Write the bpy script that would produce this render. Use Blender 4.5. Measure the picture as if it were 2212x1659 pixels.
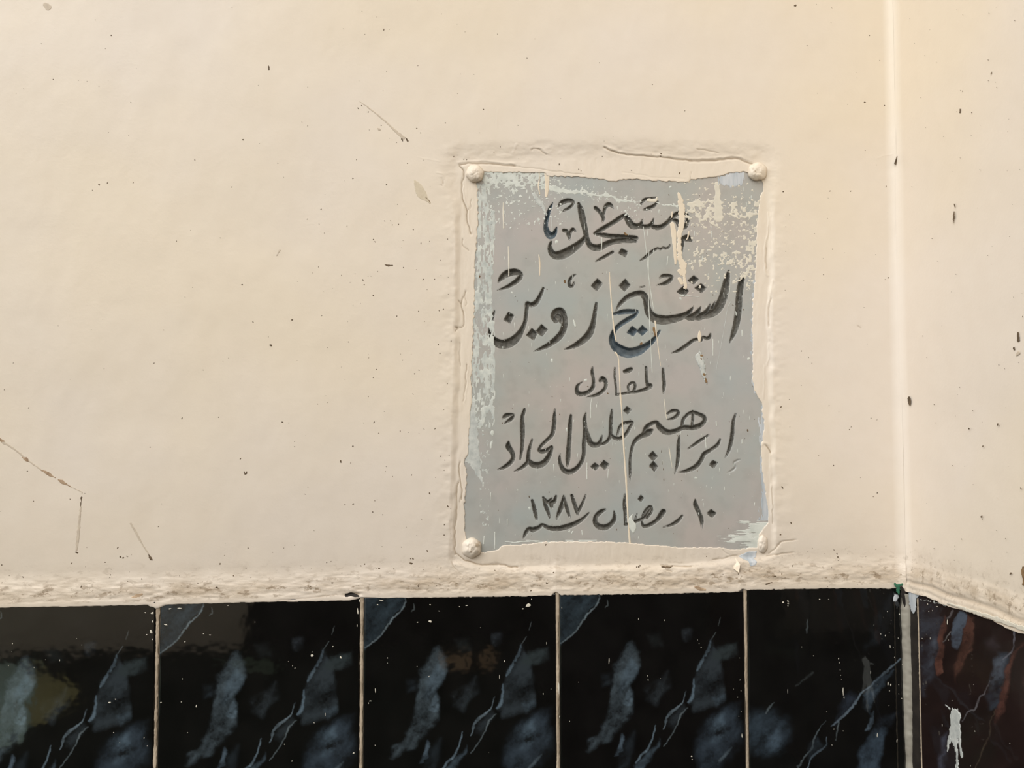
import bpy, math, random
import numpy as np

SC = bpy.context.scene
COL = SC.collection
for o in list(bpy.data.objects):
    bpy.data.objects.remove(o)

# ------------------------------------------------------------------ camera
F_PX, CX, CY = 1661.0, 1106.0, 829.5
YAW, PITCH, DIST = math.radians(4.74), math.atan((905 - CY) / F_PX), 0.80
cam_d = bpy.data.cameras.new('camera')
cam_d.sensor_fit = 'HORIZONTAL'
cam_d.sensor_width = 36.0
cam_d.lens = F_PX / 2212.0 * 36.0
cam_d.clip_start = 0.01
cam = bpy.data.objects.new('camera', cam_d)
COL.objects.link(cam)
cam.location = (0, -DIST, 0)
cam.rotation_euler = (math.pi / 2 + PITCH, 0, -YAW)
SC.camera = cam

# ------------------------------------------------------------------ light
SC.view_settings.view_transform = 'Standard'
SC.view_settings.look = 'None'
SC.view_settings.gamma = 1.0
SC.view_settings.use_curve_mapping = False
SC.view_settings.exposure = 0.0
w = bpy.data.worlds.new('sky')
SC.world = w
w.use_nodes = True
bg = w.node_tree.nodes['Background']
bg.inputs[0].default_value = (1.0, 0.99, 0.975, 1)
bg.inputs[1].default_value = 1.09
# hazy sun, high over the left shoulder
sd = bpy.data.lights.new('hazy_sun', 'SUN')
sd.energy = 2.0
sd.angle = math.radians(50)
sd.color = (1.0, 0.99, 0.97)
so = bpy.data.objects.new('hazy_sun', sd)
COL.objects.link(so)
so.rotation_euler = (math.radians(50), 0, math.radians(-47))

# ------------------------------------------------------------------ geometry of the view -> wall planes
_a, _p = YAW, PITCH
RV = np.array([math.cos(_a), -math.sin(_a), 0.0])
FV = np.array([math.sin(_a) * math.cos(_p), math.cos(_a) * math.cos(_p), math.sin(_p)])
UV = np.array([-math.sin(_p) * math.sin(_a), -math.sin(_p) * math.cos(_a), math.cos(_p)])


def rays(px, py):
    u = (np.asarray(px, float) - CX) / F_PX
    v = -(np.asarray(py, float) - CY) / F_PX
    return u[..., None] * RV + v[..., None] * UV + FV


def W(px, py, h=0.0):
    """measured picture point -> point on the back wall, h metres proud of it"""
    d = rays(px, py)
    t = (DIST - h) / d[..., 1]
    p = d * np.asarray(t)[..., None]
    p[..., 1] -= DIST
    return p


XC = float(W(1947.0, 800.0)[0])


def WR(px, py, h=0.0):
    """measured picture point -> point on the right wall"""
    d = rays(px, py)
    t = (XC - h) / d[..., 0]
    p = d * np.asarray(t)[..., None]
    p[..., 1] -= DIST
    return p


def project(p):
    q = p - np.array([0, -DIST, 0])
    z = q @ FV
    return CX + F_PX * (q @ RV) / z, CY - F_PX * (q @ UV) / z


# ------------------------------------------------------------------ noise and fields
_tab = np.random.RandomState(7).rand(512, 512)


def vnoise(x, y, s=0):
    x = np.asarray(x, float) + 37.7 * s + 1000.0
    y = np.asarray(y, float) + 91.3 * s + 1000.0
    xi = np.floor(x).astype(int); yi = np.floor(y).astype(int)
    fx = x - xi; fy = y - yi
    fx = fx * fx * fx * (fx * (fx * 6 - 15) + 10); fy = fy * fy * fy * (fy * (fy * 6 - 15) + 10)
    x0 = xi % 512; x1 = (xi + 1) % 512; y0 = yi % 512; y1 = (yi + 1) % 512
    a = _tab[x0, y0] * (1 - fx) + _tab[x1, y0] * fx
    b = _tab[x0, y1] * (1 - fx) + _tab[x1, y1] * fx
    return (a * (1 - fy) + b * fy) * 2 - 1


def fbm(x, y, s=0, o=4, g=0.5):
    r = 0; a = 1.0; t = 0
    for i in range(o):
        r = r + a * vnoise(x * 2 ** i, y * 2 ** i, s + i * 3)
        t += a; a *= g
    return r / t * 1.6


def sstep(a, b, x):
    t = np.clip((x - a) / (b - a), 0, 1)
    return t * t * (3 - 2 * t)


def catmull(pts, n=6):
    P = np.array(pts, float)
    if len(P) < 3:
        return P
    Q = np.vstack([2 * P[0] - P[1], P, 2 * P[-1] - P[-2]])
    out = []
    for i in range(len(P) - 1):
        p0, p1, p2, p3 = Q[i:i + 4]
        for t in np.linspace(0, 1, n, endpoint=False):
            out.append(0.5 * ((2 * p1) + (-p0 + p2) * t + (2 * p0 - 5 * p1 + 4 * p2 - p3) * t * t + (-p0 + 3 * p1 - 3 * p2 + p3) * t ** 3))
    out.append(P[-1])
    return np.array(out)


def stroke_field(X, Y, pts, smooth=True):
    """pts (x, y, full width) -> signed distance, positive inside"""
    P = catmull(pts) if smooth else np.array(pts, float)
    best = np.full(X.shape, -1e9)
    for (x0, y0, w0), (x1, y1, w1) in zip(P[:-1], P[1:]):
        dx, dy = x1 - x0, y1 - y0
        L = dx * dx + dy * dy + 1e-9
        t = np.clip(((X - x0) * dx + (Y - y0) * dy) / L, 0, 1)
        d = np.hypot(X - x0 - t * dx, Y - y0 - t * dy)
        np.maximum(best, 0.5 * np.maximum(w0 + (w1 - w0) * t, 0.3) - d, out=best)
    return best


def poly_field(X, Y, pts):
    """signed distance to a closed polygon, positive inside"""
    P = np.array(pts, float)
    d = np.full(X.shape, 1e9)
    ins = np.zeros(X.shape, bool)
    n = len(P)
    for i in range(n):
        x0, y0 = P[i]; x1, y1 = P[(i + 1) % n]
        dx, dy = x1 - x0, y1 - y0
        t = np.clip(((X - x0) * dx + (Y - y0) * dy) / (dx * dx + dy * dy + 1e-9), 0, 1)
        np.minimum(d, np.hypot(X - x0 - t * dx, Y - y0 - t * dy), out=d)
        c = ((y0 > Y) != (y1 > Y))
        if dy != 0:
            ins ^= c & (X < dx * (Y - y0) / dy + x0)
    return np.where(ins, d, -d)


# ------------------------------------------------------------------ mesh helpers
def mesh_obj(name, V, Q, mat, parent=None, attrs=None, smooth=True, cols=None):
    V = np.asarray(V, np.float32); Q = np.asarray(Q, np.int32)
    me = bpy.data.meshes.new(name)
    me.vertices.add(len(V)); me.vertices.foreach_set('co', V.ravel())
    k = Q.shape[1]
    me.loops.add(Q.size); me.loops.foreach_set('vertex_index', Q.ravel())
    me.polygons.add(len(Q))
    me.polygons.foreach_set('loop_start', np.arange(0, Q.size, k, dtype=np.int32))
    me.polygons.foreach_set('loop_total', np.full(len(Q), k, np.int32))
    me.polygons.foreach_set('use_smooth', np.full(len(Q), smooth, bool))
    me.update(calc_edges=True)
    for n, a in (attrs or {}).items():
        at = me.attributes.new(n, 'FLOAT', 'POINT'); at.data.foreach_set('value', np.asarray(a, np.float32).ravel())
    for n, a in (cols or {}).items():
        at = me.attributes.new(n, 'FLOAT_COLOR', 'POINT'); at.data.foreach_set('color', np.asarray(a, np.float32).ravel())
    me.materials.append(mat)
    o = bpy.data.objects.new(name, me)
    COL.objects.link(o)
    if parent:
        o.parent = parent
    return o


def grid_quads(ny, nx, keep=None):
    i = np.arange(ny * nx).reshape(ny, nx)
    q = np.stack([i[:-1, :-1], i[1:, :-1], i[1:, 1:], i[:-1, 1:]], -1)
    if keep is not None:
        q = q[keep]
    return q.reshape(-1, 4)


def compact(V, Q, *arrs):
    u, inv = np.unique(Q, return_inverse=True)
    return (V[u], inv.reshape(Q.shape)) + tuple(a[u] for a in arrs)


def snap(X, Y, S):
    """move grid points just outside the zero line of S onto it; returns X, Y, kept faces, outside mask"""
    ys = Y[:, 0]; xs = X[0, :]
    gy, gx = np.gradient(S, ys, xs)
    g2 = gx * gx + gy * gy + 1e-6
    out = S < 0
    stp = np.maximum(np.gradient(xs)[None, :], np.gradient(ys)[:, None])
    mx = np.clip(-S * gx / g2, -stp, stp); my = np.clip(-S * gy / g2, -stp, stp)
    X2 = np.where(out, X + mx, X); Y2 = np.where(out, Y + my, Y)
    k = ~out
    keep = k[:-1, :-1] | k[1:, :-1] | k[1:, 1:] | k[:-1, 1:]
    return X2, Y2, keep, out


def empty(name, loc, label=None, cat=None):
    o = bpy.data.objects.new(name, None)
    COL.objects.link(o)
    o.location = loc
    o.empty_display_size = 0.05
    if label: o['label'] = label
    if cat: o['category'] = cat
    return o


def box(name, x0, x1, y0, y1, z0, z1, mat, parent=None):
    V = [(x, y, z) for x in (x0, x1) for y in (y0, y1) for z in (z0, z1)]
    Q = [(0, 1, 3, 2), (4, 6, 7, 5), (0, 4, 5, 1), (2, 3, 7, 6), (0, 2, 6, 4), (1, 5, 7, 3)]
    return mesh_obj(name, V, Q, mat, parent, smooth=False)


def film(name, mat, parent, bbox, fld, h0, thick=0.00025, step=0.9, plane=W, edge=1.5):
    """a thin coat with real thickness lying on a surface: fld(X, Y) > 0 is covered, h0(X, Y) the surface below"""
    x0, y0, x1, y1 = bbox
    X, Y = np.meshgrid(np.arange(x0, x1 + step, step), np.arange(y0, y1 + step, step))
    S = fld(X, Y)
    if not (S > 0).any():
        return None
    X, Y, keep, out = snap(X, Y, S)
    base = h0(X, Y) if callable(h0) else np.full(X.shape, h0)
    H = base + np.where(out, -0.00008, thick * (0.35 + 0.65 * sstep(0, edge, S)))
    V = plane(X, Y, H).reshape(-1, 3)
    V, Q = compact(V, grid_quads(*X.shape, keep))
    return mesh_obj(name, V, Q, mat, parent)


# ------------------------------------------------------------------ materials
def srgb(r, g, b):
    return tuple(((c / 255) / 12.92 if c / 255 <= 0.04045 else ((c / 255 + 0.055) / 1.055) ** 2.4) for c in (r, g, b)) + (1,)


class NT:
    def __init__(self, name):
        self.m = bpy.data.materials.new(name); self.m.use_nodes = True
        self.t = self.m.node_tree; self.b = self.t.nodes['Principled BSDF']

    def n(self, kind, **kw):
        x = self.t.nodes.new(kind)
        for k, v in kw.items():
            if k.startswith('i_'):
                x.inputs[k[2:].replace('_', ' ')].default_value = v
            else:
                setattr(x, k, v)
        return x

    def l(self, a, b):
        self.t.links.new(a, b)

    def pos(self, scale=(1, 1, 1)):
        g = self.n('ShaderNodeNewGeometry'); m = self.n('ShaderNodeMapping')
        m.inputs['Scale'].default_value = scale
        self.l(g.outputs['Position'], m.inputs['Vector'])
        return m.outputs[0]

    def noise(self, scale, detail=4, rough=0.5, stretch=(1, 1, 1)):
        x = self.n('ShaderNodeTexNoise'); x.inputs['Scale'].default_value = scale
        x.inputs['Detail'].default_value = detail; x.inputs['Roughness'].default_value = rough
        self.l(self.pos(stretch), x.inputs['Vector'])
        return x.outputs[0]

    def ramp(self, fac, stops):
        r = self.n('ShaderNodeValToRGB')
        e = r.color_ramp.elements
        while len(e) < len(stops): e.new(0.5)
        for k, (p, c) in zip(e, stops):
            k.position = p; k.color = c
        self.l(fac, r.inputs[0])
        return r.outputs[0]

    def mix(self, fac, a, b, mode='MIX'):
        m = self.n('ShaderNodeMix'); m.data_type = 'RGBA'; m.blend_type = mode
        for s, v in ((m.inputs[0], fac), (m.inputs[6], a), (m.inputs[7], b)):
            if hasattr(v, 'links'): self.l(v, s)
            else: s.default_value = v
        return m.outputs[2]

    def attr(self, name):
        a = self.n('ShaderNodeAttribute'); a.attribute_name = name
        return a

    def bump(self, hgt, dist, strength=1.0):
        b = self.n('ShaderNodeBump'); b.inputs['Distance'].default_value = dist; b.inputs['Strength'].default_value = strength
        self.l(hgt, b.inputs['Height']); self.l(b.outputs[0], self.b.inputs['Normal'])

    def col(self, c):
        if hasattr(c, 'links'): self.l(c, self.b.inputs['Base Color'])
        else: self.b.inputs['Base Color'].default_value = c

    def rough(self, r, spec=0.5):
        self.b.inputs['Roughness'].default_value = r
        self.b.inputs['Specular IOR Level'].default_value = spec
        return self.m


G = lambda v: (v, v, v, 1)


def mat_wall():
    m = NT('cream_gloss_paint')
    c = m.ramp(m.noise(3.2, 3), [(0.38, (0.80, 0.70, 0.56, 1)), (0.62, (0.79, 0.705, 0.608, 1))])
    c = m.mix(m.ramp(m.noise(60, 5), [(0.35, G(0)), (0.75, G(0.10))]), c, (0.66, 0.55, 0.43, 1))
    c = m.mix(m.attr('dirt_shade').outputs['Fac'], c, (0.40, 0.31, 0.215, 1))
    led = m.attr('ledge').outputs['Fac']
    # grime and hairline chips on the ledge over the tiles
    soft = m.n('ShaderNodeMath', operation='MULTIPLY'); m.l(led, soft.inputs[0]); m.l(m.ramp(m.noise(55, 6, 0.68, (0.45, 1, 1)), [(0.36, G(0.05)), (0.62, G(0.85))]), soft.inputs[1])
    c = m.mix(soft.outputs[0], c, (0.47, 0.375, 0.27, 1))
    chip = m.n('ShaderNodeMath', operation='MULTIPLY'); m.l(led, chip.inputs[0]); m.l(m.ramp(m.noise(170, 5, 0.7, (0.5, 1, 1)), [(0.555, G(0)), (0.62, G(0.85))]), chip.inputs[1])
    c = m.mix(chip.outputs[0], c, (0.30, 0.225, 0.15, 1))
    m.col(c)
    rg = m.n('ShaderNodeMath', operation='MULTIPLY'); m.l(led, rg.inputs[0]); m.l(m.noise(95, 6, 0.68, (0.5, 1, 1)), rg.inputs[1])
    rg2 = m.n('ShaderNodeMath', operation='MULTIPLY_ADD'); m.l(rg.outputs[0], rg2.inputs[0]); rg2.inputs[1].default_value = 5.0; m.l(m.noise(260, 6, 0.6), rg2.inputs[2])
    m.bump(rg2.outputs[0], 0.0003, 0.45)
    return m.rough(0.42, 0.4)


def mat_flat(name, c1, c2, scale=90, rough=0.5, spec=0.4, stretch=(1, 1, 1), lo=0.35, hi=0.65):
    m = NT(name)
    m.col(m.ramp(m.noise(scale, 4, 0.55, stretch), [(lo, c1), (hi, c2)]))
    return m.rough(rough, spec)


M_WALL = mat_wall()


def mat_marble():
    m = NT('grey_marble')
    c = m.ramp(m.noise(13, 3), [(0.34, srgb(168, 173, 168)), (0.50, srgb(175, 173, 166)), (0.66, srgb(183, 175, 168))])
    c = m.mix(m.ramp(m.noise(70, 3), [(0.5, G(0)), (0.8, G(0.30))]), c, srgb(140, 136, 130))
    c = m.mix(m.ramp(m.noise(5, 2), [(0.45, G(0)), (0.7, G(0.35))]), c, srgb(168, 172, 176))
    m.col(c)
    return m.rough(0.32, 0.5)


M_MARBLE = mat_marble()
M_INK = mat_flat('worn_black_letter_paint', srgb(82, 80, 74), srgb(118, 116, 109), 260, 0.5, 0.35)
M_INKB = mat_flat('blue_black_letter_paint', srgb(66, 78, 86), srgb(104, 113, 118), 120, 0.45, 0.4)
M_WHITE = mat_flat('thin_white_paint_film', srgb(200, 204, 196), srgb(218, 221, 213), 120, 0.5)
M_GREYW = mat_flat('greyed_paint_film', srgb(178, 182, 178), srgb(206, 208, 202), 160, 0.5)
M_STRIP = mat_flat('streaky_old_paint', srgb(184, 189, 184), srgb(214, 217, 209), 140, 0.5)
M_CREAMW = mat_flat('pale_cream_paint_flecks', srgb(216, 210, 194), srgb(224, 217, 200), 120, 0.5)
M_CREAM = mat_flat('cream_paint_drip', srgb(228, 213, 190), srgb(233, 220, 198), 80, 0.4)
M_BLUEW = mat_flat('bluish_white_brush_paint', srgb(172, 180, 186), srgb(212, 214, 216), 150, 0.4, stretch=(1, 1, .15))
M_DARK = mat_flat('dark_brown_speck', srgb(88, 74, 58), srgb(120, 102, 82), 200, 0.7, 0.2)
M_FAINT = mat_flat('faint_grey_scuff', srgb(196, 182, 164), srgb(210, 196, 176), 200, 0.6, 0.3)
M_RUST = mat_flat('rust_brown', srgb(108, 84, 58), srgb(152, 124, 90), 180, 0.8, 0.2)
M_SCUFF = mat_flat('tan_scuff', srgb(150, 124, 98), srgb(192, 168, 140), 160, 0.6, 0.3)
M_GOUGE = mat_flat('pale_gouge', srgb(206, 192, 168), srgb(218, 205, 182), 160, 0.6, 0.3)
M_GROUT = mat_flat('beige_grout', srgb(160, 144, 124), srgb(196, 180, 158), 160, 0.75, 0.2, stretch=(1, 1, .3))
M_CAULK = mat_flat('grey_sealant', srgb(142, 136, 124), srgb(160, 155, 142), 60, 0.55, 0.4)
M_DARKJ = mat_flat('dark_joint', srgb(34, 29, 26), srgb(50, 44, 39), 60, 0.7, 0.3)
M_GREEN = mat_flat('green_paint_dab', srgb(40, 98, 72), srgb(60, 120, 92), 200, 0.5)
M_FLOOR = mat_flat('dark_carpet', (0.010, 0.016, 0.012, 1), (0.02, 0.026, 0.02, 1), 40, 0.95, 0.0)
M_MORTAR = mat_flat('mortar', srgb(130, 118, 100), srgb(160, 146, 126), 60, 0.9, 0.2)


def mat_tile():
    m = NT('black_marble_print_glaze')
    m.l(m.attr('print').outputs['Color'], m.b.inputs['Base Color'])
    m.bump(m.noise(45, 2), 0.0006, 0.25)
    m.rough(0.05, 0.85)
    m.b.inputs['IOR'].default_value = 1.5
    return m.m


M_TILE = mat_tile()

# ------------------------------------------------------------------ the back wall: a plaster relief
HS = -0.0030          # face of the plaque, sunk into the plaster
TILE_H = 0.0044       # tile faces stand proud of the plaster
LIP = np.array([(-3000, 1378), (0, 1313), (200, 1310), (318, 1307), (338, 1316), (362, 1306), (560, 1301), (700, 1299), (766, 1297), (780, 1290), (800, 1292), (980, 1291),
                (1190, 1287), (1201, 1279), (1212, 1286), (1400, 1284), (1596, 1279), (1604, 1272), (1612, 1275), (1820, 1271), (1935, 1272), (2300, 1262)], float)


def lip_y(x):
    return np.interp(x, LIP[:, 0], LIP[:, 1]) + 0.9 * vnoise(x / 6, x * 0, 5) + 0.7 * vnoise(x / 2.7, x * 0, 6)


SLAB_EDGE = [(997, 355), (1320, 340), (1500, 349), (1640, 352), (1662, 500), (1656, 690), (1662, 980), (1664, 1195), (1500, 1216), (1100, 1222), (1015, 1216), (985, 1206), (985, 1090), (990, 960), (995, 640)]
BARE = [(1046, 372), (1120, 373), (1176, 374), (1182, 381), (1230, 382), (1267, 383), (1312, 389), (1322, 393), (1333, 393), (1340, 389), (1383, 388), (1401, 390), (1440, 392), (1484, 394),
        (1491, 393), (1493, 389), (1544, 383), (1580, 374), (1606, 371), (1640, 380), (1649, 398), (1648, 412), (1641, 427), (1637, 463), (1634, 499), (1632, 560), (1631, 600), (1628, 620), (1625, 668),
        (1624, 705), (1626, 759), (1625, 813), (1628, 845), (1636, 858), (1645, 871), (1647, 895), (1650, 925), (1644, 961), (1645, 1006), (1651, 1051), (1660, 1107), (1659, 1128), (1640, 1154),
        (1634, 1182), (1591, 1187), (1537, 1182), (1474, 1182), (1428, 1179), (1383, 1175), (1320, 1170), (1285, 1170), (1177, 1170), (1141, 1175), (1083, 1179), (1076, 1187),
        (1043, 1193), (1012, 1184), (1005, 1157), (1003, 1125), (1004, 1088), (1007, 1052), (1009, 1025), (1003, 1000), (1010, 980), (1016, 900), (1020, 870), (1018, 816), (1021, 750), (1025, 668), (1025, 614),
        (1027, 562), (1032, 481), (1032, 408), (1028, 395)]
# brush ridges (+) and cracks (-): points, width px, height mm
RIDGES = [
    ([(992, 355), (1012, 353), (1052, 353), (1112, 359)], 4, -1.6), ([(992, 350), (1050, 348), (1110, 354)], 5, 0.5),
    ([(1112, 359), (1192, 369), (1262, 377)], 2, -0.35), ([(1148, 325), (1152, 321), (1162, 322), (1180, 334)], 3, -0.6), ([(1150, 320), (1166, 320), (1182, 331)], 3, 0.4),
    ([(1305, 319), (1328, 328), (1345, 333), (1410, 338), (1475, 345), (1495, 348)], 3.5, -0.9), ([(1305, 315), (1345, 329), (1410, 334), (1480, 341)], 5, 0.5),
    ([(1490, 348), (1540, 347), (1583, 342), (1602, 346), (1624, 354)], 4.5, -1.6), ([(1490, 343), (1540, 342), (1583, 337), (1606, 341)], 5, 0.6),
    ([(1505, 322), (1535, 327), (1552, 330)], 3, -0.5), ([(1108, 330), (1113, 316), (1116, 311)], 4, 0.5),
    ([(1385, 388), (1440, 392)], 3, 0.2), ([(1346, 372), (1400, 380)], 2, -0.25), ([(1400, 382), (1480, 386)], 2, -0.2), ([(1494, 372), (1490, 392)], 2, -0.35),
    ([(993, 358), (1003, 373), (997, 400), (1000, 430), (1008, 455), (1010, 480), (1018, 505)], 4, -1.3), ([(1000, 405), (1004, 432), (1012, 458), (1014, 484), (1020, 500)], 4, 0.7),
    ([(1008, 455), (1016, 447), (1018, 430)], 2, -0.5), ([(1000, 518), (999, 528), (1004, 535), (1012, 541)], 2.5, -0.6),
    ([(1006, 630), (996, 656), (1001, 676), (1001, 703), (987, 710)], 3.2, -1.0), ([(990, 650), (996, 656)], 2.5, -0.8), ([(1004, 640), (1008, 655), (1006, 662)], 2, -0.5), ([(982, 706), (990, 708)], 2, -0.8), ([(984, 716), (990, 709)], 2, -0.8),
    ([(994, 740), (993, 770), (996, 790)], 2.5, -0.5), ([(1008, 788), (1006, 830), (1000, 868)], 2.5, -0.7), ([(1011, 790), (1009, 830), (1003, 868)], 3, 0.4),
    ([(994, 998), (991, 1020), (996, 1045), (998, 1066), (998, 1080)], 3, -0.9), ([(991, 1041), (987, 1056), (986, 1107), (983, 1143), (983, 1198)], 3.2, -1.5), ([(981, 1050), (980, 1107), (977, 1143), (977, 1190)], 4, 0.5),
    ([(998, 1066), (994, 1086)], 2.5, -0.6), ([(985, 1195), (1000, 1207), (1012, 1212), (1032, 1217), (1050, 1220), (1087, 1219), (1101, 1224), (1118, 1225)], 3.5, -1.3), ([(1000, 1212), (1030, 1222), (1060, 1226), (1090, 1225)], 4, 0.5),
    ([(977, 1215), (980, 1225), (990, 1233)], 2, -0.5), ([(970, 1262), (978, 1255), (990, 1266)], 2, -0.5),
    ([(1428, 1221), (1452, 1223), (1493, 1224)], 3, -0.8), ([(1440, 1232), (1452, 1235)], 4, -0.6), ([(1540, 1210), (1575, 1203), (1592, 1199)], 2.5, -0.6),
    ([(1560, 1187), (1575, 1199)], 2, -0.4), ([(1660, 1195), (1676, 1184), (1686, 1170), (1700, 1168), (1718, 1166)], 3, -0.7), ([(1656, 1201), (1690, 1196), (1712, 1193)], 3, -0.6), ([(1620, 1228), (1640, 1232), (1646, 1225)], 2.5, -0.5),
    ([(1660, 460), (1659, 499), (1652, 535), (1652, 570), (1655, 591), (1661, 596)], 3, 0.9), ([(1664, 462), (1663, 520), (1664, 560)], 3, 0.4), ([(1655, 535), (1656, 580)], 3, -0.5),
    ([(1669, 605), (1663, 641), (1656, 674), (1658, 705), (1662, 732)], 4, 0.9), ([(1666, 645), (1660, 674), (1662, 706)], 2.5, -0.6), ([(1660, 745), (1661, 775), (1656, 788)], 3, 0.7), ([(1651, 790), (1651, 828), (1650, 860)], 2.5, 0.7),
    ([(1645, 962), (1652, 957), (1660, 960)], 4, 0.9), ([(1654, 962), (1662, 972), (1663, 978)], 4, -0.9), ([(1663, 980), (1664, 1010), (1666, 1050), (1668, 1100)], 3.5, 0.6), ([(1668, 1052), (1669, 1100), (1668, 1130)], 2, -0.6),
    ([(945, 372), (955, 376), (957, 386)], 3.5, 0.6), ([(954, 385), (957, 396), (953, 401)], 3, -0.5), ([(905, 340), (930, 345), (950, 349)], 2, 0.25),
    ([(720, 0), (722, 45), (716, 95), (706, 110)], 1.6, -0.22), ([(725, 255), (722, 280), (714, 295)], 1.6, -0.2), ([(716, 180), (718, 235)], 1.5, -0.15), ([(720, 395), (719, 430)], 1.5, -0.15),
    ([(1850, 680), (1856, 703)], 4, 0.5), ([(1854, 705), (1857, 708)], 4, -0.5), ([(1075, 232), (1074, 275)], 1.5, 0.3),
    ([(700, 1247), (760, 1243), (850, 1250), (930, 1247)], 2, -0.25), ([(600, 1297), (680, 1290), (728, 1284)], 2.5, -0.4), ([(748, 1286), (762, 1282), (775, 1284)], 7, -2.2), ([(770, 1280), (782, 1276), (785, 1290)], 5, 0.8),
    ([(1893, 346), (1908, 337), (1925, 334)], 2, 0.25),
]
mark_ax = []


def axis(parts):
    out = []
    for a, b, s in parts:
        out.append(np.arange(a, b, s))
    out.append([parts[-1][1]])
    return np.concatenate(out)


AX = axis([(-2600, -200, 80), (-200, 0, 16), (0, 900, 6), (900, 965, 3), (965, 1045, 1.25), (1045, 1620, 1.9), (1620, 1690, 1.25), (1690, 1900, 4), (1900, 1945, 1.5), (1945, 1990, 2.5)])
AY = axis([(-1900, -200, 80), (-200, 0, 16), (0, 300, 6), (300, 400, 1.4), (400, 1160, 2.6), (1160, 1345, 1.4)])
PX, PY = np.meshgrid(AX, AY)


def add_ridges(H, ax, ay, ridges):
    for pts, wd, mm in ridges:
        P = catmull(pts)
        m = wd * 2.2 + 3
        i0, i1 = np.searchsorted(ax, [P[:, 0].min() - m, P[:, 0].max() + m])
        j0, j1 = np.searchsorted(ay, [P[:, 1].min() - m, P[:, 1].max() + m])
        if i1 - i0 < 2 or j1 - j0 < 2:
            continue
        X, Y = np.meshgrid(ax[i0:i1], ay[j0:j1])
        X = X + 1.3 * vnoise(X / 9, Y / 9, 11); Y = Y + 1.3 * vnoise(X / 9, Y / 9, 12)
        d = -stroke_field(X, Y, [(x, y, 0) for x, y in P], smooth=False)
        H[j0:j1, i0:i1] += mm * 0.001 * np.exp(-(np.maximum(d, 0) / (wd * 0.5)) ** 2)


def wall_relief():
    so = poly_field(PX, PY, SLAB_EDGE)
    H = 0.0007 * fbm(PX / 260, PY / 260, 1, 3) + 0.00012 * fbm(PX / 34, PY / 50, 2, 3)
    near = sstep(-70, 0, so) * sstep(18, 0, so)
    H += near * 0.00035 * fbm(PX / 22, PY / 14, 3, 3)
    H = H * sstep(4, -20, so)
    H += (HS + 0.0006) * sstep(-15 - 34 * sstep(470, 370, PY), 1, so + 3 * vnoise(PX / 25, PY / 25, 9))
    H += 0.00018 * fbm(PX / 13, PY / 40, 4, 3) * sstep(-3, 3, so)
    d = np.interp(PX, LIP[:, 0], LIP[:, 1]) - PY
    dw = d + 4 * vnoise(PX / 40, PX * 0, 8)
    led = 0.0042 * sstep(78, 12, dw) + 0.0010 * sstep(20, 4, d)
    rough = sstep(75, 40, dw) * sstep(4, 16, d)
    H += led * sstep(90, 74, d) + rough * 0.00045 * fbm(PX / 16, PY / 7, 14, 4)
    gap = (W(PX, PY)[..., 0] - XC) * -1
    r = 0.013
    c = np.clip(gap, 0.0, r)
    cove = np.where(gap < r, r - np.sqrt(np.maximum(r * r - (r - c) ** 2, 0)), 0)
    add_ridges(H, AX, AY, [(p, w_, m * (0.5 if m > 0 else 0.85)) for p, w_, m in RIDGES])
    H = np.where(so > -25, np.maximum(H, HS + 0.00022), H)
    # grime, plus crevice shade painted in brown along the cracks
    LG = (0.30 * sstep(105, 60, dw) + 0.70 * np.exp(-((dw - 30) / 17) ** 2)) * sstep(1, 12, d)
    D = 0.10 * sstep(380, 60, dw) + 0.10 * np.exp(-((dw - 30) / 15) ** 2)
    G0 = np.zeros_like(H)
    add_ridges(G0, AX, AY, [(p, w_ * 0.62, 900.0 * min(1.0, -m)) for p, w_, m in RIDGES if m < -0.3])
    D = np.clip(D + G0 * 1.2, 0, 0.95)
    return H, D, so, cove, np.clip(LG, 0, 1)


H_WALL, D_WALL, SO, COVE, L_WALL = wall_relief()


def bilinear(T, ax, ay):
    def f(X, Y):
        i = np.clip(np.searchsorted(ax, X) - 1, 0, len(ax) - 2); j = np.clip(np.searchsorted(ay, Y) - 1, 0, len(ay) - 2)
        u = np.clip((X - ax[i]) / (ax[i + 1] - ax[i]), 0, 1); v = np.clip((Y - ay[j]) / (ay[j + 1] - ay[j]), 0, 1)
        return (T[j, i] * (1 - u) + T[j, i + 1] * u) * (1 - v) + (T[j + 1, i] * (1 - u) + T[j + 1, i + 1] * u) * v
    return f


h_wall = bilinear(H_WALL, AX, AY)
c_wall = bilinear(COVE, AX, AY)


def build_wall_back():
    jag = 1.6 * fbm(PX / 7, PY / 7, 31, 3) + 0.4 * fbm(PX / 4, PY / 6, 32, 2)
    S = -(poly_field(PX, PY, BARE) + np.where(SO > 0, jag, 0))
    S = np.minimum(S, lip_y(PX) - PY)
    lim = 0.0
    S = np.minimum(S, (XC - 0.0030 - W(PX, PY, 0)[..., 0]) / 0.00047)
    X, Y, keep, out = snap(PX, PY, S)
    H = h_wall(X, Y)
    low = out & (SO > 0)
    H = np.where(low, HS - 0.0002, H)
    bot = out & (Y > 1250)
    H = np.where(bot, TILE_H - 0.0003, H)
    V = W(X, Y, H)
    V[..., 1] -= c_wall(X, Y)
    V = V.reshape(-1, 3)
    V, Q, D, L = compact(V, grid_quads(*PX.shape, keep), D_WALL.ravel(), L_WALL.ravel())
    o = mesh_obj('wall_back', V, Q, M_WALL, attrs={'dirt_shade': D, 'ledge': L})
    o['kind'] = 'structure'
    o['label'] = 'cream painted plaster wall with the carved plaque set into it'
    return o


WALL = build_wall_back()

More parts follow.
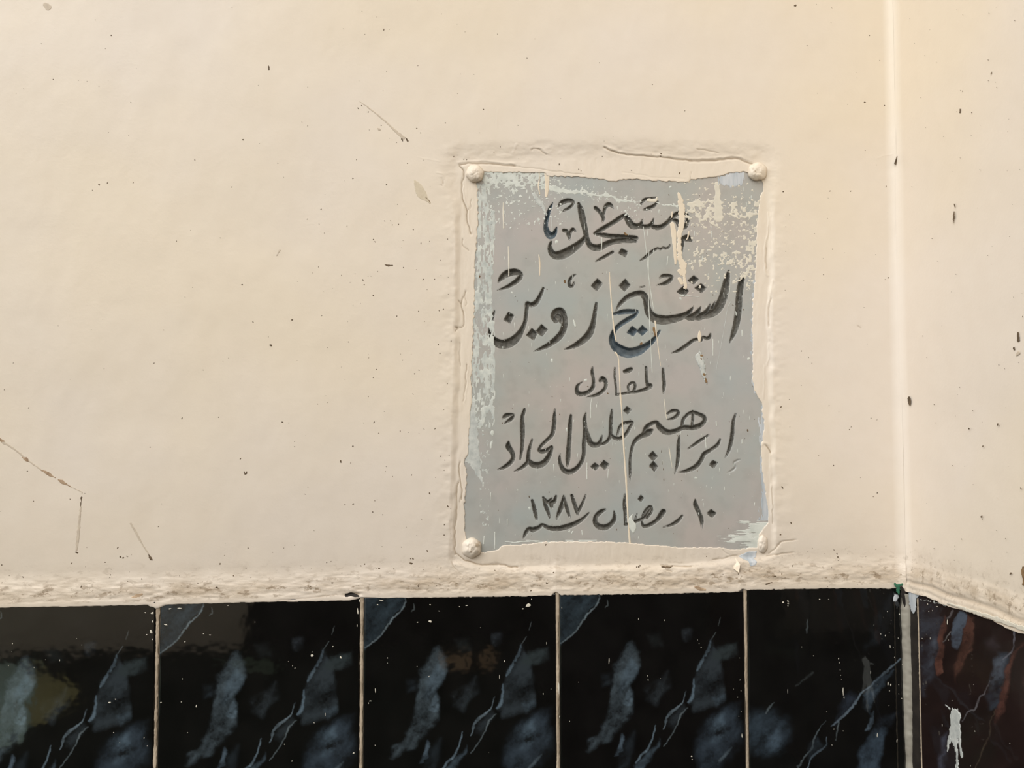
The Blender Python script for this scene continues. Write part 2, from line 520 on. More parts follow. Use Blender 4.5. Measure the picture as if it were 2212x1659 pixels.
# world heights
Z_TOP = float(W(900.0, 1288.0, TILE_H)[2])     # hidden top edge of the tiles
Z_LIP = float(W(900.0, 1292.0, TILE_H)[2])
FLOOR_Z = -1.45

# ------------------------------------------------------------------ the right wall
RU = -axis([(0.0, 0.03, 0.0012), (0.03, 0.36, 0.0022), (0.36, 0.6, 0.01), (0.6, 5.0, 0.4)])
RZ = axis([(Z_LIP, Z_LIP + 0.07, 0.0011), (Z_LIP + 0.07, 0.75, 0.006), (0.75, 2.2, 0.2)])
YY, ZZ = np.meshgrid(RU, RZ)
ZZ = ZZ + 0.0015 * vnoise(YY / 0.03, YY * 0, 45) + 0.0005 * vnoise(YY / 0.004, YY * 0, 47) * (ZZ < Z_LIP + .004)


def build_wall_right():
    H = 0.0007 * fbm(YY / 0.12, ZZ / 0.12, 41, 3) + 0.00010 * fbm(YY / 0.016, ZZ / 0.02, 42, 3)
    zl = Z_LIP + 0.0015 * vnoise(YY / 0.03, YY * 0, 45)
    d = (ZZ - zl) / 0.00047
    H += (0.0038 * sstep(76, 20, d) + 0.0012 * sstep(24, 12, d) - 0.0010 * np.exp(-((d - 22) / 4) ** 2) + 0.0012 * sstep(9, 2, d)) * sstep(75, 60, d)
    H += sstep(70, 40, d) * sstep(26, 34, d) * 0.0005 * fbm(YY / 0.012, ZZ / 0.003, 43, 4)
    H += sstep(26, 20, d) * 0.0004 * fbm(YY / 0.02, ZZ / 0.004, 44, 3)
    r = 0.013
    gap = np.clip(-YY, 0, r)
    H += np.where(gap < r, r - np.sqrt(np.maximum(r * r - (r - gap) ** 2, 0)), 0)
    L = (0.30 * sstep(115, 70, d) + 0.60 * np.exp(-((d - 44) / 16) ** 2)) * sstep(20, 30, d) + 0.35 * sstep(28, 20, d)
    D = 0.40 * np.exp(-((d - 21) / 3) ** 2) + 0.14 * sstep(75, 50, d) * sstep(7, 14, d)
    D = np.clip(D, 0, 0.8)
    S = (-YY - 0.0030) / 0.00047 + 1
    k = S > 0
    keep = k[:-1, :-1] & k[1:, :-1] & k[1:, 1:] & k[:-1, 1:]
    V = np.stack([XC - H, YY, ZZ], -1).reshape(-1, 3)
    V, Q, D, L = compact(V, grid_quads(*YY.shape, keep)[:, ::-1], D.ravel(), L.ravel())
    o = mesh_obj('wall_right', V, Q, M_WALL, attrs={'dirt_shade': D, 'ledge': L})
    o['kind'] = 'structure'
    o['label'] = 'cream painted side wall meeting the plaque wall at the corner'
    return o


WALLR = build_wall_right()

# ------------------------------------------------------------------ tiles
TZ = lambda zx, zy, o: (o[0] + zx * 0.25854, o[1] + zy * 0.25854)


def zpts(l, o):
    return [TZ(x, y, o) + tuple(r) for x, y, *r in l]


def paint_field(X, Y, layers, base, seed):
    C = np.zeros(X.shape + (3,)) + np.array(base[:3])
    nz = 0.5 + 0.5 * fbm(X / 45, Y / 45, seed, 4)
    C *= (0.8 + 0.45 * nz)[..., None]
    wx = X + 5 * fbm(X / 22, Y / 22, seed + 1, 4); wy = Y + 5 * fbm(X / 22, Y / 22, seed + 2, 4)
    grain = np.clip(0.66 + 0.5 * fbm(X / 24 + Y / 40, Y / 30, seed + 3, 5) + 0.13 * fbm(X / 4.5, Y / 4.5, seed + 9, 2), 0.05, 1.3)
    for kind, pts, col, a, soft in layers:
        if kind == 'p':
            f = sstep(-soft, soft, poly_field(wx, wy, pts)) * grain
        else:
            vx = X + 1.2 * fbm(X / 7, Y / 7, seed + 5, 2); vy = Y + 1.2 * fbm(X / 7, Y / 7, seed + 6, 2)
            f = sstep(-soft, soft, stroke_field(vx, vy, [(p[0], p[1], p[2] * .19) for p in pts])) * np.clip(grain * 1.15, 0.35, 1)
        f = np.clip(f * a, 0, 1)[..., None]
        cc = np.array(col[:3]); cc = 1.18 * (0.82 * cc + 0.18 * cc.mean()) * (np.array([0.97, 1.05, 1.0]) if seed < 90 else 1.0)
        C = C * (1 - f) + cc * f
    return C


def tile_mesh(name, xy, print_c, plane, hh, Xi, Yi, ny, nx, u, v):
    pass


O3, O2, O5, O4 = (840, 1230), (420, 1230), (1652, 1230), (1260, 1230)
BL = srgb(74, 84, 95); BLD = srgb(46, 51, 58); BLL = srgb(118, 129, 140); HAZE = srgb(40, 46, 54)
PRINT_A = [
    ('p', [(780, 1270), (878, 1270), (874, 1312), (850, 1334), (836, 1352), (822, 1372), (806, 1386), (780, 1406)], srgb(46, 56, 66), .85, 2.5),
    ('s', [(876, 1275, 10), (876, 1295, 12), (871, 1313, 14), (849, 1336, 14), (833, 1357, 14), (823, 1372, 12), (808, 1385, 10), (782, 1406, 8)], BLL, .75, 1.2),
    ('s', zpts([(205, 285, 8), (215, 330, 14), (190, 350, 6)], O3), srgb(80, 84, 88), .7, 1),
    ('p', zpts([(380, 650), (440, 640), (470, 760), (480, 840), (430, 930), (390, 1030), (420, 1080), (425, 1180), (380, 1290), (300, 1400), (220, 1470), (120, 1520), (20, 1580), (20, 1500), (120, 1440), (170, 1330), (200, 1200), (230, 1080), (250, 960), (270, 850), (330, 740)], O3), BL, .72, 6),
    ('p', zpts([(400, 780), (470, 850), (400, 1000), (330, 1090), (300, 1040), (340, 900)], O3), srgb(82, 98, 116), .55, 7),
    ('p', zpts([(400, 1040), (425, 1100), (415, 1180), (350, 1170), (370, 1100)], O3), srgb(92, 108, 126), .7, 3.5),
    ('p', zpts([(150, 930), (230, 900), (220, 1000), (150, 1010)], O3), HAZE, .7, 8),
    ('p', zpts([(320, 1440), (345, 1480), (310, 1570), (255, 1620), (280, 1520)], O3), srgb(92, 108, 128), .85, 3),
    ('p', zpts([(300, 1560), (430, 1420), (400, 1620), (340, 1800), (270, 1800)], O3), HAZE, .7, 9),
    ('p', zpts([(520, 1060), (680, 980), (720, 890), (735, 1040), (660, 1100), (620, 1190), (540, 1130)], O3), srgb(44, 48, 54), .85, 8),
    ('p', zpts([(880, 540), (930, 530), (920, 590), (880, 640), (868, 600)], O3), srgb(50, 54, 62), .8, 6),
    ('s', zpts([(1192, 435, 5), (1182, 475, 9), (1168, 510, 4)], O3), srgb(80, 82, 86), .7, .9),
    ('s', zpts([(1148, 560, 5), (1130, 600, 10), (1108, 622, 6)], O3), srgb(90, 94, 100), .7, .9),
    ('p', zpts([(1105, 632), (1120, 690), (1190, 780), (1200, 1000), (1215, 1130), (1160, 1190), (1060, 1200), (960, 1250), (905, 1165), (945, 1080), (955, 960), (1005, 830), (1075, 720)], O3), BLD, .9, 5),
    ('s', zpts([(1103, 632, 8), (1085, 700, 34), (1040, 780, 20), (1010, 840, 30), (985, 890, 20)], O3), srgb(96, 112, 130), .75, 1.8),
    ('s', zpts([(955, 960, 16), (945, 1060, 24), (935, 1120, 34), (905, 1162, 20)], O3), srgb(90, 106, 124), .75, 1.8),
    ('p', zpts([(1080, 770), (1180, 690), (1330, 640), (1330, 760), (1220, 800)], O3), srgb(46, 52, 56), .85, 6),
    ('p', zpts([(1110, 1120), (1200, 1090), (1215, 1150), (1150, 1190)], O3), srgb(66, 78, 92), .7, 6),
    ('s', zpts([(886, 1062, 6), (850, 1165, 12), (800, 1210, 26), (750, 1250, 34), (715, 1290, 26), (685, 1390, 7)], O3), srgb(104, 116, 130), .85, 1.2),
    ('p', zpts([(850, 1180), (890, 1210), (820, 1290), (760, 1380), (720, 1330), (740, 1270)], O3), srgb(42, 46, 52), .8, 5),
    ('s', zpts([(896, 1205, 8), (840, 1260, 12), (812, 1330, 14), (760, 1430, 12), (720, 1490, 10), (688, 1538, 5)], O3), srgb(100, 108, 116), .75, 1),
    ('s', zpts([(612, 1358, 10), (600, 1430, 16), (575, 1500, 16), (540, 1570, 22), (490, 1610, 18), (440, 1680, 18)], O3), srgb(104, 120, 138), .8, 1.2),
    ('p', zpts([(440, 1690), (540, 1590), (655, 1472), (630, 1540), (560, 1640), (500, 1760), (420, 1800)], O3), srgb(66, 78, 92), .85, 4),
    ('p', zpts([(970, 1540), (1010, 1400), (1110, 1270), (1200, 1220), (1340, 1180), (1355, 1500), (1280, 1570), (1180, 1700), (1000, 1760)], O3), srgb(46, 54, 66), .9, 14),
    ('p', zpts([(1100, 1330), (1180, 1270), (1220, 1330), (1200, 1450), (1110, 1480)], O3), srgb(82, 98, 116), .65, 16),
    ('s', zpts([(1282, 1545, 8), (1230, 1600, 30), (1170, 1659, 24)], O3), srgb(84, 94, 106), .7, 2.5),
    ('p', zpts([(560, 600), (660, 590), (680, 680), (600, 700)], O3), srgb(34, 36, 38), .8, 9),
]
PRINT_B = [
    ('s', zpts([(1132, 742, 10), (1050, 820, 22), (940, 920, 22), (880, 980, 20), (810, 1030, 16), (780, 1080, 20), (700, 1180, 26), (620, 1260, 26), (555, 1312, 8)], O5), srgb(104, 116, 132), .8, 1.3),
    ('p', zpts([(1080, 840), (1000, 970), (920, 1040), (890, 1120), (870, 1200), (830, 1150), (830, 1060), (880, 990), (980, 900)], O5), srgb(66, 78, 94), .85, 5),
    ('p', zpts([(780, 1060), (700, 1020), (620, 1180), (590, 1290), (690, 1190)], O5), srgb(46, 52, 66), .85, 8),
    ('p', zpts([(915, 1185), (900, 1260), (880, 1330), (838, 1342), (860, 1250), (880, 1210)], O5), srgb(88, 102, 120), .85, 3),
    ('s', zpts([(622, 1280, 12), (600, 1370, 12), (592, 1432, 5)], O5), srgb(92, 98, 104), .8, 1),
    ('s', zpts([(510, 1262, 4), (450, 1340, 9), (420, 1400, 12), (390, 1500, 18), (340, 1560, 14), (280, 1650, 26)], O5), srgb(96, 104, 112), .8, 1),
    ('s', zpts([(520, 1400, 5), (505, 1480, 14), (440, 1530, 20), (380, 1590, 14), (352, 1680, 10)], O5), srgb(108, 122, 140), .85, 1),
    ('p', zpts([(420, 1400), (500, 1470), (440, 1520), (360, 1600), (370, 1500)], O5), srgb(46, 54, 64), .8, 5),
    ('p', zpts([(-140, 1200), (60, 1180), (190, 1260), (200, 1420), (100, 1540), (-20, 1560), (-140, 1500)], O5), srgb(48, 58, 70), .85, 16),
    ('p', zpts([(20, 1380), (100, 1340), (130, 1420), (90, 1520), (10, 1480)], O5), srgb(82, 98, 118), .6, 12),
    ('s', zpts([(75, 1112, 6), (40, 1150, 22), (8, 1205, 8)], O5), srgb(92, 100, 108), .7, 1.5),
    ('p', zpts([(1000, 1330), (980, 1500), (930, 1700), (770, 1700), (790, 1560), (850, 1450), (920, 1340)], O5), srgb(62, 75, 92), .8, 8),
    ('p', zpts([(1110, 1210), (1040, 1290), (920, 1340), (960, 1260)], O5), srgb(40, 46, 56), .8, 10),
    ('p', zpts([(1070, 200), (1040, 330), (940, 600), (850, 660), (900, 500), (1000, 330)], O5), srgb(38, 42, 48), .85, 12),
    ('s', zpts([(358, 415, 5), (354, 490, 20), (356, 535, 6)], O5), srgb(100, 106, 112), .7, 1.5),
    ('s', zpts([(400, 860, 22), (330, 920, 14), (260, 975, 6)], O5), srgb(62, 64, 66), .6, 2.5),
]
BRN = srgb(94, 58, 46)
PRINT_R = [
    ('p', zpts([(1290, 250), (1480, 320), (1480, 480), (1430, 700), (1400, 800), (1420, 900), (1330, 1040), (1300, 700)], O5), srgb(56, 58, 67), .9, 9),
    ('p', zpts([(1390, 560), (1440, 600), (1410, 760), (1370, 800)], O5), srgb(80, 86, 98), .6, 10),
    ('p', zpts([(1500, 370), (1510, 480), (1490, 600), (1500, 700), (1490, 880), (1440, 885), (1410, 800), (1450, 620), (1470, 480)], O5), BRN, .95, 2.5),
    ('p', zpts([(1560, 440), (1620, 355), (1705, 390), (1690, 480), (1640, 570), (1610, 665), (1570, 640), (1552, 530)], O5), srgb(72, 82, 96), .95, 2.5),
    ('p', zpts([(1712, 385), (1752, 400), (1752, 600), (1700, 720), (1640, 850), (1600, 935), (1588, 840), (1630, 650), (1640, 590), (1690, 480)], O5), srgb(82, 52, 42), .95, 4),
    ('p', zpts([(1860, 600), (1920, 560), (1960, 640), (1920, 700)], O5), srgb(56, 46, 50), .8, 10),
    ('s', zpts([(1568, 345, 14), (1550, 390, 22), (1520, 412, 10)], O5), srgb(96, 90, 92), .7, 1.5),
    ('s', zpts([(1555, 525, 8), (1520, 570, 14), (1488, 612, 6)], O5), srgb(122, 118, 116), .8, 1.2),
    ('p', zpts([(1940, 690), (2050, 710), (2030, 800), (2005, 880), (1990, 1000), (1950, 1150), (1880, 1180), (1845, 1050), (1880, 930), (1920, 780)], O5), srgb(50, 56, 66), .92, 4),
    ('p', zpts([(1930, 740), (2010, 740), (1990, 880), (1890, 960)], O5), srgb(84, 92, 105), .7, 6),
    ('s', zpts([(2085, 500, 22), (2078, 640, 12), (2050, 700, 14), (1990, 752, 8)], O5), srgb(112, 112, 122), .75, 1.3),
    ('p', zpts([(2190, 600), (2100, 690), (2060, 850), (2040, 1000), (2000, 1200), (1925, 1280), (1940, 1170), (1990, 1020), (2010, 850), (2070, 690)], O5), srgb(88, 54, 45), .95, 4),
    ('p', zpts([(2190, 850), (2260, 760), (2300, 1000), (2200, 1200), (2150, 1250)], O5), srgb(66, 46, 42), .9, 12),
    ('s', zpts([(1880, 930, 5), (1840, 1030, 14), (1795, 1070, 16), (1755, 1170, 16), (1700, 1190, 10), (1650, 1270, 8)], O5), srgb(108, 104, 108), .8, 1.3),
    ('s', zpts([(1925, 1175, 5), (1885, 1280, 8), (1880, 1380, 16), (1830, 1480, 18), (1795, 1580, 12), (1760, 1660, 14)], O5), srgb(88, 74, 58), .75, 1.5),
    ('p', zpts([(1470, 1420), (1530, 1350), (1510, 1500), (1490, 1720), (1455, 1720)], O5), srgb(66, 66, 78), .85, 6),
    ('p', zpts([(1560, 1250), (1900, 1200), (1900, 1700), (1540, 1700)], O5), srgb(34, 32, 26), .6, 30),
]
BLACK = srgb(17, 16, 15)


def edge_h(u0, u1, uu, r=0.0011):
    e = np.minimum(uu - u0, u1 - uu)
    return np.clip(e, 0, r), r


def make_tile(name, x0, x1, z0, z1, layers, base, seed, side=False, parent=None):
    """one glazed tile with a pillowed edge; the print is mapped in wall measure"""
    n_edge = [0.0, 0.0004, 0.0011]
    step = 0.00062
    zsee = Z_LIP - 0.19
    us = np.concatenate([[x0, x0 + .0004, x0 + .0011], np.arange(x0 + .0017, x1 - .0013, step), [x1 - .0011, x1 - .0004, x1]])
    vs = np.concatenate([[z1, z1 - .0004, z1 - .0011], np.arange(z1 - .0017, max(zsee, z0 + .002), -step), np.arange(min(zsee, z1) - .003, z0 + .0015, -.01), [z0 + .0011, z0 + .0004, z0]])
    U, Vv = np.meshgrid(us, vs)
    e = np.minimum(np.minimum(U - x0, x1 - U), np.minimum(Vv - z0, z1 - Vv))
    r = 0.0011
    H = TILE_H - (r - np.sqrt(np.maximum(r * r - (r - np.clip(e, 0, r)) ** 2, 0)))
    if side:
        P = np.stack([np.full(U.shape, XC - TILE_H), -U, Vv], -1)
    else:
        P = np.stack([U, np.full(U.shape, -TILE_H), Vv], -1)
    X, Y = project(P)
    C = paint_field(X, Y, layers, base, seed)
    if side:
        P[..., 0] = XC - H
    else:
        P[..., 1] = -H
    ny, nx = U.shape
    Q = grid_quads(ny, nx)
    # skirt to the mortar
    i = np.arange(ny * nx).reshape(ny, nx)
    ring = np.concatenate([i[0, :], i[1:, -1], i[-1, -2::-1], i[-2:0:-1, 0]])
    V = P.reshape(-1, 3)
    B = V[ring].copy()
    if side: B[:, 0] = XC - 0.001
    else: B[:, 1] = -0.001
    k = len(V) + np.arange(len(ring))
    Q2 = np.stack([ring, np.roll(ring, -1), np.roll(k, -1), k], -1)
    V = np.vstack([V, B]); Q = np.vstack([Q, Q2])
    C = np.vstack([C.reshape(-1, 3), C.reshape(-1, 3)[ring]])
    C = np.hstack([C, np.ones((len(C), 1))])
    if side: Q = Q[:, ::-1]
    return mesh_obj(name, V, Q, M_TILE, parent, cols={'print': C})


def wx(px, py=1480.0):
    return float(W(px, py, TILE_H)[0])


GAP = 0.0042
J2 = wx(781.0)
J3 = J2 + 0.2 * (wx(1201.5) - J2) / 0.2
PITCHX = (wx(1609.0) - wx(333.0)) / 3
t_z0 = Z_TOP - 0.30
XT = float(W(1950.0, 1330.0, TILE_H)[0])          # right end of the row
tileA = make_tile('wall_tile', J2 + GAP / 2, J2 + PITCHX - GAP / 2, t_z0, Z_TOP, PRINT_A, BLACK, 60, parent=WALL)
tileA['label'] = 'glossy black marble-print tile below the left edge of the plaque'
for k, lab in ((-4, None), (-3, None), (-2, 'glossy black marble-print tile at the left edge of the picture'), (-1, 'glossy black marble-print tile, second from the left edge'), (1, 'glossy black marble-print tile under the right half of the plaque')):
    o = tileA.copy()
    COL.objects.link(o)
    o.parent = WALL
    o.location.x = k * PITCHX
    if lab: o['label'] = lab
    elif 'label' in o: del o['label']
tileB = make_tile('wall_tile', J2 + 2 * PITCHX + GAP / 2, XT, t_z0, Z_TOP + .0028, PRINT_B, srgb(18, 18, 17), 80, parent=WALL)
tileB['label'] = 'narrower cut black tile beside the corner'
SY0 = 0.0175
yj = -float(WR(1985.5, 1480.0, TILE_H)[1])
tileR = make_tile('wall_tile', yj + 0.0013, yj + 0.0013 + 0.2, t_z0, Z_TOP - 0.0, PRINT_R, srgb(38, 28, 26), 90, side=True, parent=WALLR)
for k in (1, 2):
    o = tileR.copy()
    COL.objects.link(o)
    o.parent = WALLR
    o.location.y = -k * 0.2028
tileR['label'] = 'dark tile with brown and blue streaks on the right wall'
strip = box('tile_strip', XC - TILE_H + 0.0006, XC - .001, -(yj - 0.0012), -0.0048, t_z0, Z_TOP, M_DARKJ, WALLR)
strip['label'] = 'narrow dark sliver of tile in the corner'

# mortar beds behind the tiles
box('mortar_bed', -1.6, XC + 0.02, 0.0, 0.05, FLOOR_Z, Z_TOP + 0.004, M_MORTAR, WALL)
box('mortar_bed', -1.6, XC, -0.0024, 0.0, t_z0 - 0.2, Z_TOP, M_MORTAR, WALL)
box('mortar_bed', XC - 0.0024, XC + 0.03, -0.64, 0.0, t_z0 - 0.2, Z_TOP, M_MORTAR, WALLR)


def grout(xc, wd, seed, parent, side=False, mat=None, name='grout_line', ztop=None, proud=0.0003, top_w=0.0):
    zs = np.arange(ztop or (Z_TOP + .001), Z_LIP - 0.2, -0.0008)
    ts = np.linspace(-1, 1, 7)
    T, Zz = np.meshgrid(ts, zs)
    wv = wd * (0.8 + 0.22 * vnoise(Zz / 0.006, T * 0, seed) + 0.15 * vnoise(Zz / 0.0015, T, seed + 1)) + top_w * sstep(Z_LIP - 0.035, Z_LIP, Zz)
    off = 0.0004 * vnoise(Zz / 0.03, Zz * 0, seed + 2)
    H = TILE_H - 0.0006 + proud - 0.0005 * T * T + 0.00022 * vnoise(Zz / 0.002, T * 2, seed + 3)
    U = xc + off + T * wv / 2
    P = np.stack([XC - H, -U, Zz], -1) if side else np.stack([U, -H, Zz], -1)
    Q = grid_quads(*T.shape)
    return mesh_obj(name, P.reshape(-1, 3), Q[:, ::-1] if side else Q, mat or M_GROUT, parent)


for k, (off, wd) in enumerate(((-2, .0034), (-1, .0036), (0, .0036), (1, .0034))):
    g = grout(J2 + (off + 1) * PITCHX - 0.0003, wd, 100 + 7 * k, WALL, top_w=.0012)
# dark shrinkage gap beside each joint is the space left open down to the mortar
grout(yj, .0028, 140, WALLR, side=True)


def caulk():
    zs = np.arange(Z_LIP - 0.004, Z_LIP - 0.2, -0.0008)
    th = np.linspace(-0.25, 1.25, 14) * math.pi / 2
    T, Zz = np.meshgrid(th, zs)
    R = 0.0066 * (1 + 0.10 * vnoise(Zz / 0.011, T * 0, 151) + 0.05 * vnoise(Zz / 0.004, T, 152)) * (0.72 + 0.28 * sstep(Z_LIP - 0.17, Z_LIP - 0.13, Zz))
    cx, cy = XT + 0.0044, -0.0052
    cxs = cx + 0.0007 * vnoise(Zz / 0.03, Zz * 0, 153)
    P = np.stack([cxs - R * np.cos(T) * 0.95, cy - R * np.sin(T) * 1.05, Zz], -1)
    o = mesh_obj('corner_sealant', P.reshape(-1, 3), grid_quads(*T.shape), M_CAULK, WALL)
    o['label'] = 'thick grey sealant bead in the tile corner'


caulk()

# ------------------------------------------------------------------ the plaque
c0 = W(1320.0, 1218.0, 0.0)
PLAQUE = empty('memorial_plaque', (float(c0[0]), 0.0, float(c0[2])), 'grey marble plaque with carved black Arabic writing, set in the cream wall', 'plaque')
PINV = PLAQUE.matrix_world


def under(o, par=None):
    """parent keeping place (the plaque's root stands at its base)"""
    if o is None: return
    o.parent = PLAQUE
    o.location = -PLAQUE.location
    return o


R1, R2, R3, R4, R5, R6, R7, R8 = (960, 300), (1320, 300), (960, 560), (1320, 560), (960, 780), (1320, 780), (960, 980), (1320, 980)
KZ = 400 / 2212.0


def zs_(o, pts):
    return ('s', [(o[0] + x * KZ, o[1] + y * KZ, w_ * KZ) for x, y, w_ in pts])


def zd(o, pts):
    return ('p', [(o[0] + x * KZ, o[1] + y * KZ) for x, y in pts])


